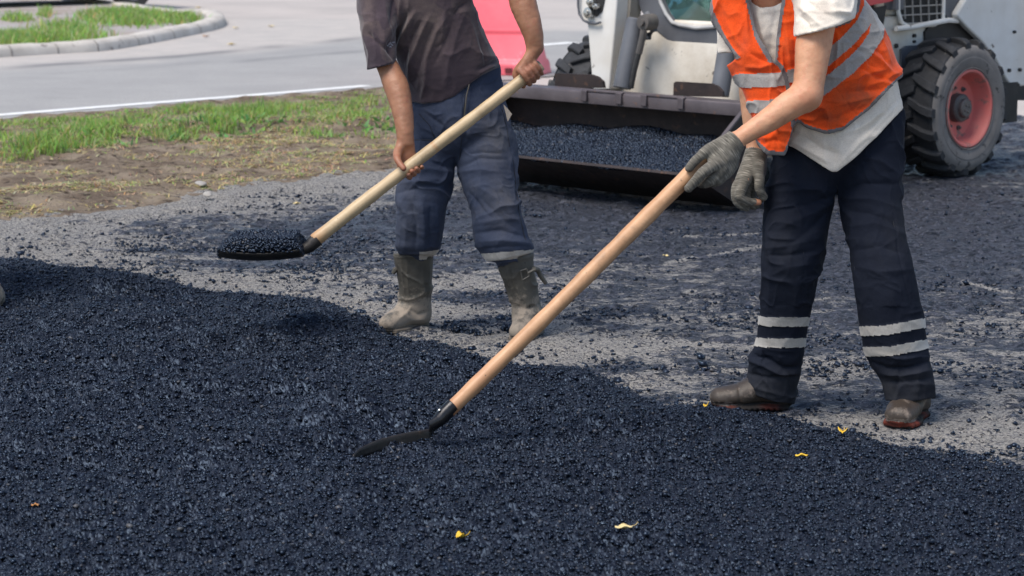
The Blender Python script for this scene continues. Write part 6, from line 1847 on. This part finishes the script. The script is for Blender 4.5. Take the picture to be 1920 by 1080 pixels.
for l, f, out in ((.95, -1.25, 1), (.95, 0.0, 1), (-1.10, 0.0, -1), (-1.10, -1.25, -1)):
    if first is None:
        w = tyre_mb.build('wheel', m_rubber, ld, (0, 0, 0), auto=28)
        subs = [side_mb.build('tyre_wall', m_side, w, (0, 0, 0)), rim_mb.build('rim', m_rim, w, (0, 0, 0)), hub_mb.build('hub', m_hub, w, (0, 0, 0)), *[q_.build('wheel_nut', m_hub, w, (0, 0, 0)) for q_ in nut_mbs]]
        first = w
    else:
        w = first.copy(); COL.objects.link(w); w.parent = ld
        for s_ in subs:
            c = s_.copy(); COL.objects.link(c); c.parent = w
    p = W(l, f, .432) - LO
    w.location = tuple(p)
    ydir = LL * out
    w.rotation_euler = (0.0, 0.35 * f + .1, 0.0)
    w.rotation_euler = (Matrix.Rotation(math.atan2(-ydir[0], ydir[1]), 3, 'Z') @ Matrix.Rotation(.4 * f + .15, 3, 'Y')).to_euler()

# bucket
BW = 1.0
prof = [(.93, .600), (.885, .590), (.845, .50), (.815, .38), (.822, .22), (.870, .09), (.94, .035), (1.04, .03), (1.42, .232)]
inn = []
for i, p in enumerate(prof):
    d = unit(np.array(prof[min(i+1, len(prof)-1)]) - np.array(prof[max(i-1, 0)])); inn.append(np.array(p) + .016 * np.array([-d[1], d[0]]))
mb = MB()
rings = [[W(l, *p) for p in prof] + [W(l, *p) for p in inn[::-1]] for l in np.linspace(-BW, BW, 9)]
mb.loft(rings)
bk = mb.build('bucket', m_bucket, **PB)
side_pts = [(.97, .605)] + prof[1:] + [(1.44, .232), (1.40, .262)]
for l in (-BW - .02, BW):
    mb = MB(); mb.prism([W(l, *p) for p in side_pts], LL * .02); mb.build('side_plate', m_bucket, bk, LO)
for l in (-BW - .024, BW - .002):
    mb = MB(); mb.prism([W(l, *p) for p in [(.97, .61), (.99, .60), (1.42, .272), (1.40, .255)]], LL * .026); mb.build('edge_bar', m_flange, bk, LO)
mb = MB(); mb.prism([W(-BW, f, z) for f, z in [(.875, .592), (.885, .608), (.985, .603), (.992, .590), (.985, .527), (.965, .527), (.95, .575), (.90, .585)]], LL * 2 * BW)
fl = mb.build('top_flange', m_flange, bk, LO, bevel=.004)
for (a, b_) in (((1095, 163), (1160, 168)), ((1207, 171), (1276, 176))):
    mb = MB()
    for (u, v) in (a, b_):
        c = hitF(u, v, 1.0); mb.box(W(c[0], 1.0, .575), (.010, .045, .065), np.stack([LF, LL, LZ], 1))
    c0, c1 = hitF(*a, 1.0), hitF(*b_, 1.0)
    mb.box(W((c0[0] + c1[0]) / 2, .985, .606), (.018, abs(c1[0] - c0[0]) + .05, .014), np.stack([LF, LL, LZ], 1))
    mb.build('flange_bracket', m_flange, bk, LO, bevel=.004)
for pl in ([(1040, 165), (1041, 140), (1046, 137), (1108, 140), (1120, 144), (1130, 153), (1132, 165)], [(1262, 180), (1263, 156), (1267, 153), (1334, 157), (1345, 162), (1354, 172), (1355, 182)]):
    mb = MB(); fprism(mb, pl, .80, .02); mb.build('mounting_plate', m_bucket, bk, LO)
def bload(s, t):
    f = .835 + .575 * s; l = t * .985
    z = .375 - .08 * s - .065 * s ** 3 + .02 * math.sin(3 * l + 1) * (1 - s) + .012 * math.sin(11 * l + 7 * s) * (1 - s * .5)
    z -= .08 * max(0, (l - .55) / .45) ** 2 * (1 - s)
    return W(l, f, max(z, .22))
load('bucket_load', bload, 58, 180, .0078, 'heap of black asphalt filling the wide bucket of the loader', tuple(W(0, 1.1, .3)), 1)

# ------------------------------------------------------------------ red plastic barrier standing on the far road
m_red = surface('faded_red_plastic', (0.86, 0.10, 0.135), (0.80, 0.155, 0.19), 2.0, 0.42, 0.6, 14, 0.15, 0.01, spots=(0.86, 0.30, 0.33), spot_scale=3.5, spot_cut=0.62)
bc = P(900, 128, 23.7); bc[2] = 0
ba = unit([math.cos(math.radians(-14)), math.sin(math.radians(-14)), 0]); bn = np.array([-ba[1], ba[0], 0])
sec = [(.27, .0), (.275, .11), (.255, .135), (.23, .15), (.155, .40), (.165, .425), (.155, .45), (.11, .86), (.08, .90)]
mb = MB(); rings = []
NS = 14
for i in range(NS + 1):
    t = -1 + 2 * i / NS
    ring = []
    for w, z in sec + [(-w, z) for w, z in sec[::-1]]:
        half = .665 - .17 * (z / .9) - (.0 if z < .13 else .015)
        rib = -.018 if (z > .16 and z < .40 and (i in (4, 5, 9, 10))) else 0
        ring.append(bc + ba * (t * half) + bn * (w + (rib if w > 0 else -rib)) + np.array([0, 0, z]))
    rings.append(ring)
mb.loft(rings)
m_slot = surface('dark_slot', (.10, .012, .016), (.14, .02, .022), 6, .8)
br = mb.build('road_barrier', m_red, None, bc, bevel=.012, smooth=True)
tag(br, 'bright red plastic road barrier standing on the grey road behind the person with rubber boots', 'barrier')
for sg_ in (.36, -.36):
    mb = MB(); mb.box(bc + ba * sg_ - bn * .272 + np.array([0, 0, .05]), (.07, .02, .05), np.stack([ba, bn, LZ], 1)); mb.build('fork_slot', m_slot, br, bc)

# ------------------------------------------------------------------ parked car beyond the island (only its wheels and shade reach into view)
m_paint = surface('silver_car_paint', (0.42, 0.43, 0.45), (0.45, 0.46, 0.48), 3, 0.3, None, 0, 0, metal=0.6)
wA = G(152, 10); wB = G(246, 17)
trk = unit(wB - wA); cdir = np.array([trk[1], -trk[0], 0]);
if cdir[0] > 0: cdir = -cdir
mid = (wA + wB) / 2; wt = np.linalg.norm(wB - wA) / 2
cw = lambda a, s, z: mid + cdir * a + trk * s + np.array([0, 0, z])      # a: towards the tail
car = empty('parked_car', tuple(mid))
tag(car, 'parked silver car beyond the traffic island, only its wheels and dark underside in view', 'car')
bp = [(-.75, .30), (-.82, .45), (-.78, .68), (-.1, .92), (.55, 1.0), (1.2, 1.42), (2.5, 1.44), (3.2, 1.05), (3.45, 1.0), (3.5, .5), (3.4, .28)]
mb = MB(); rings = []
for s, k in ((-.86, .94), (-.83, 1), (.83, 1), (.86, .94)):
    rings.append([cw(1.3 + (a - 1.3) * (.97 if k < 1 else 1), s * (1 if z < 1.01 else .82), .28 + (z - .28) * k) for a, z in bp])
mb.loft(rings); mb.build('body', m_paint, car, mid, bevel=.04)
mb = MB()
for s in (-.80, .80):
    q = [cw(a, s * k, z) for a, z, k in ((.72, 1.02, 1.03), (1.28, 1.37, .87), (2.42, 1.39, .87), (3.0, 1.06, 1.03))]
    mb.prism(q, trk * (.01 if s > 0 else -.01))
mb.build('window', m_glass, car, mid)
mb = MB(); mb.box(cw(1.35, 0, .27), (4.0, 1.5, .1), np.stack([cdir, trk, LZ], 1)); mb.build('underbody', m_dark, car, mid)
wmb = MB(); wmb.lathe([(.19, .10), (.30, .105), (.32, .08), (.325, 0), (.32, -.08), (.30, -.105), (.19, -.10)], (0, 0, 0), (0, 1, 0), 40, closed=True)
rmb = MB(); rmb.lathe([(.19, .09), (.17, .06), (.05, .07), (0, .07)], (0, 0, 0), (0, 1, 0), 24)
w0 = None
for a, s in ((0, -wt), (0, wt), (2.6, -wt), (2.6, wt)):
    if w0 is None:
        w = wmb.build('wheel', surface('road_tyre', (.045, .042, .038), (.07, .066, .06), 12, .8), car, (0, 0, 0)); rm = rmb.build('rim', m_chrome, w, (0, 0, 0)); w0 = w
    else:
        w = w0.copy(); COL.objects.link(w); w.parent = car
        r_ = rm.copy(); COL.objects.link(r_); r_.parent = w
    w.location = tuple(cw(a, s, .325) - mid)
    w.rotation_euler = (0, 0, math.atan2(trk[1], trk[0]) - math.pi / 2 + (math.pi if s < 0 else 0))

# ------------------------------------------------------------------ fallen leaves
def leaf_col(name, c1, c2):
    return surface(name, c1, c2, 60, 0.6, None, 300, 0.3, 0.001)
m_ly = leaf_col('yellow_leaf', (0.75, 0.50, 0.04), (0.68, 0.38, 0.03))
m_lp = leaf_col('pale_leaf', (0.72, 0.60, 0.30), (0.62, 0.46, 0.2))
m_lo = leaf_col('orange_brown_leaf', (0.42, 0.19, 0.05), (0.30, 0.13, 0.05))
def leaf(p, L, wd, rz, curl, fold, mat, label, stem=True):
    L, wd, curl = L * .88, wd * 1.1, curl * .55
    pts = []
    n = 9
    c, s = math.cos(rz), math.sin(rz)
    V, F = [], []
    for i in range(n + 1):
        t = i / n; w = wd * math.sin(math.pi * min(t * .93 + .05, 1)) ** .8
        for j in (-1, -.5, 0, .5, 1):
            x = (t - .5) * L; y = w * j / 2; z = curl * (4 * (t - .5) ** 2) * L * .3 + fold * abs(j) * w * .5 + .003 * math.sin(9 * t + 3 * j)
            V.append((p[0] + x * c - y * s, p[1] + x * s + y * c, p[2] + z + .004))
    for i in range(n):
        for j in range(4): F.append((i*5+j, (i+1)*5+j, (i+1)*5+j+1, i*5+j+1))
    o = mesh_np('fallen_leaf', V, F, mat, None, tuple(p))
    md = o.modifiers.new('thickness', 'SOLIDIFY'); md.thickness = .0008
    if stem:
        mb = MB(); e = np.array([p[0] + L * .5 * c, p[1] + L * .5 * s, p[2] + curl * L * .3 + .004]); mb.tube([e - np.array([c, s, 0]) * .004, e + np.array([c * .008, s * .008, .004]), e + np.array([c * .014, s * .014, .011])], .0009, 5)
        mb.build('stalk', mat, o, tuple(p))
    tag(o, label, 'leaf', 'fallen leaves')
    return o
leaf(on_heap(1170, 993, .006), .056, .026, math.radians(12), .5, .5, m_lp, 'pale cream curled leaf, largest of those on the black asphalt in the foreground')
leaf(on_heap(1180, 1019, .006), .022, .015, math.radians(80), .8, .8, m_lo, 'small orange brown leaf scrap just below the pale cream curled leaf')
leaf(on_heap(864, 1011, .006), .032, .024, math.radians(30), .6, 1.0, m_ly, 'folded yellow leaf with upturned stalk at the bottom centre of the asphalt')
leaf(on_heap(1503, 856, .006), .045, .014, math.radians(3), -.1, .4, m_ly, 'flat narrow bright yellow leaf lying on the smooth asphalt below the two work shoes', stem=False)
leaf(on_heap(1580, 814, .006), .028, .028, math.radians(70), .5, 1.1, m_ly, 'yellow leaf with raised stalk near the edge of the asphalt between the work shoes')
leaf(on_heap(66, 950, .005), .024, .012, math.radians(10), .3, .5, m_lo, 'orange brown leaf scrap at the lower left of the black asphalt', stem=False)
leaf(G(1248, 481, .01), .045, .016, math.radians(-50), .3, .5, m_lp, 'small pale yellow leaf on the dark road between the long handle and the trouser leg', stem=False)
leaf(G(1323, 764, .06), .020, .014, math.radians(60), .5, .8, m_ly, 'tiny yellow leaf at the toe of the work shoe seen from its side')
leaf(G(557, 383, .01), .05, .03, math.radians(20), .3, .4, m_lp, 'pale leaf on the grey road shoulder above the loaded shovel', stem=False)
for k_, (u, v, lb) in enumerate([(372, 15, 'pale leaf lying on the paving right of the parked car wheels'), (442, 53, 'pale leaf on the dusty road close to the tip of the kerb'), (508, 50, 'pale leaf on the dusty road further right of the kerb tip'), (434, 84, 'cream leaf on the dark tyre mark below the kerb tip'), (386, 69, 'tan leaf against the foot of the kerb near its tip')]):
    leaf(G(u, v, .01), .13, .07, .4 + k_, .3, .4, m_lp if k_ != 4 else m_lo, lb, stem=False)
# two flat stones at the edge of the soil
m_rock = surface('pale_stone', (.36, .34, .31), (.27, .25, .23), 20, .85, None, 90, .4, .003)
for u, v, r_, lb in [(378, 345, .052, 'pale stone on the brown soil beside dry straw'), (391, 365, .050, 'flat pale stone at the lower edge of the soil')]:
    p = G(u, v, .03); V, F, A = stones(np.array([p], np.float32), np.array([r_], np.float32), .5)
    o = mesh_np('stone', V, F, m_rock, None, tuple(p), True); sb = o.modifiers.new('round', 'SUBSURF'); sb.levels = sb.render_levels = 2
    tag(o, lb, 'stone')
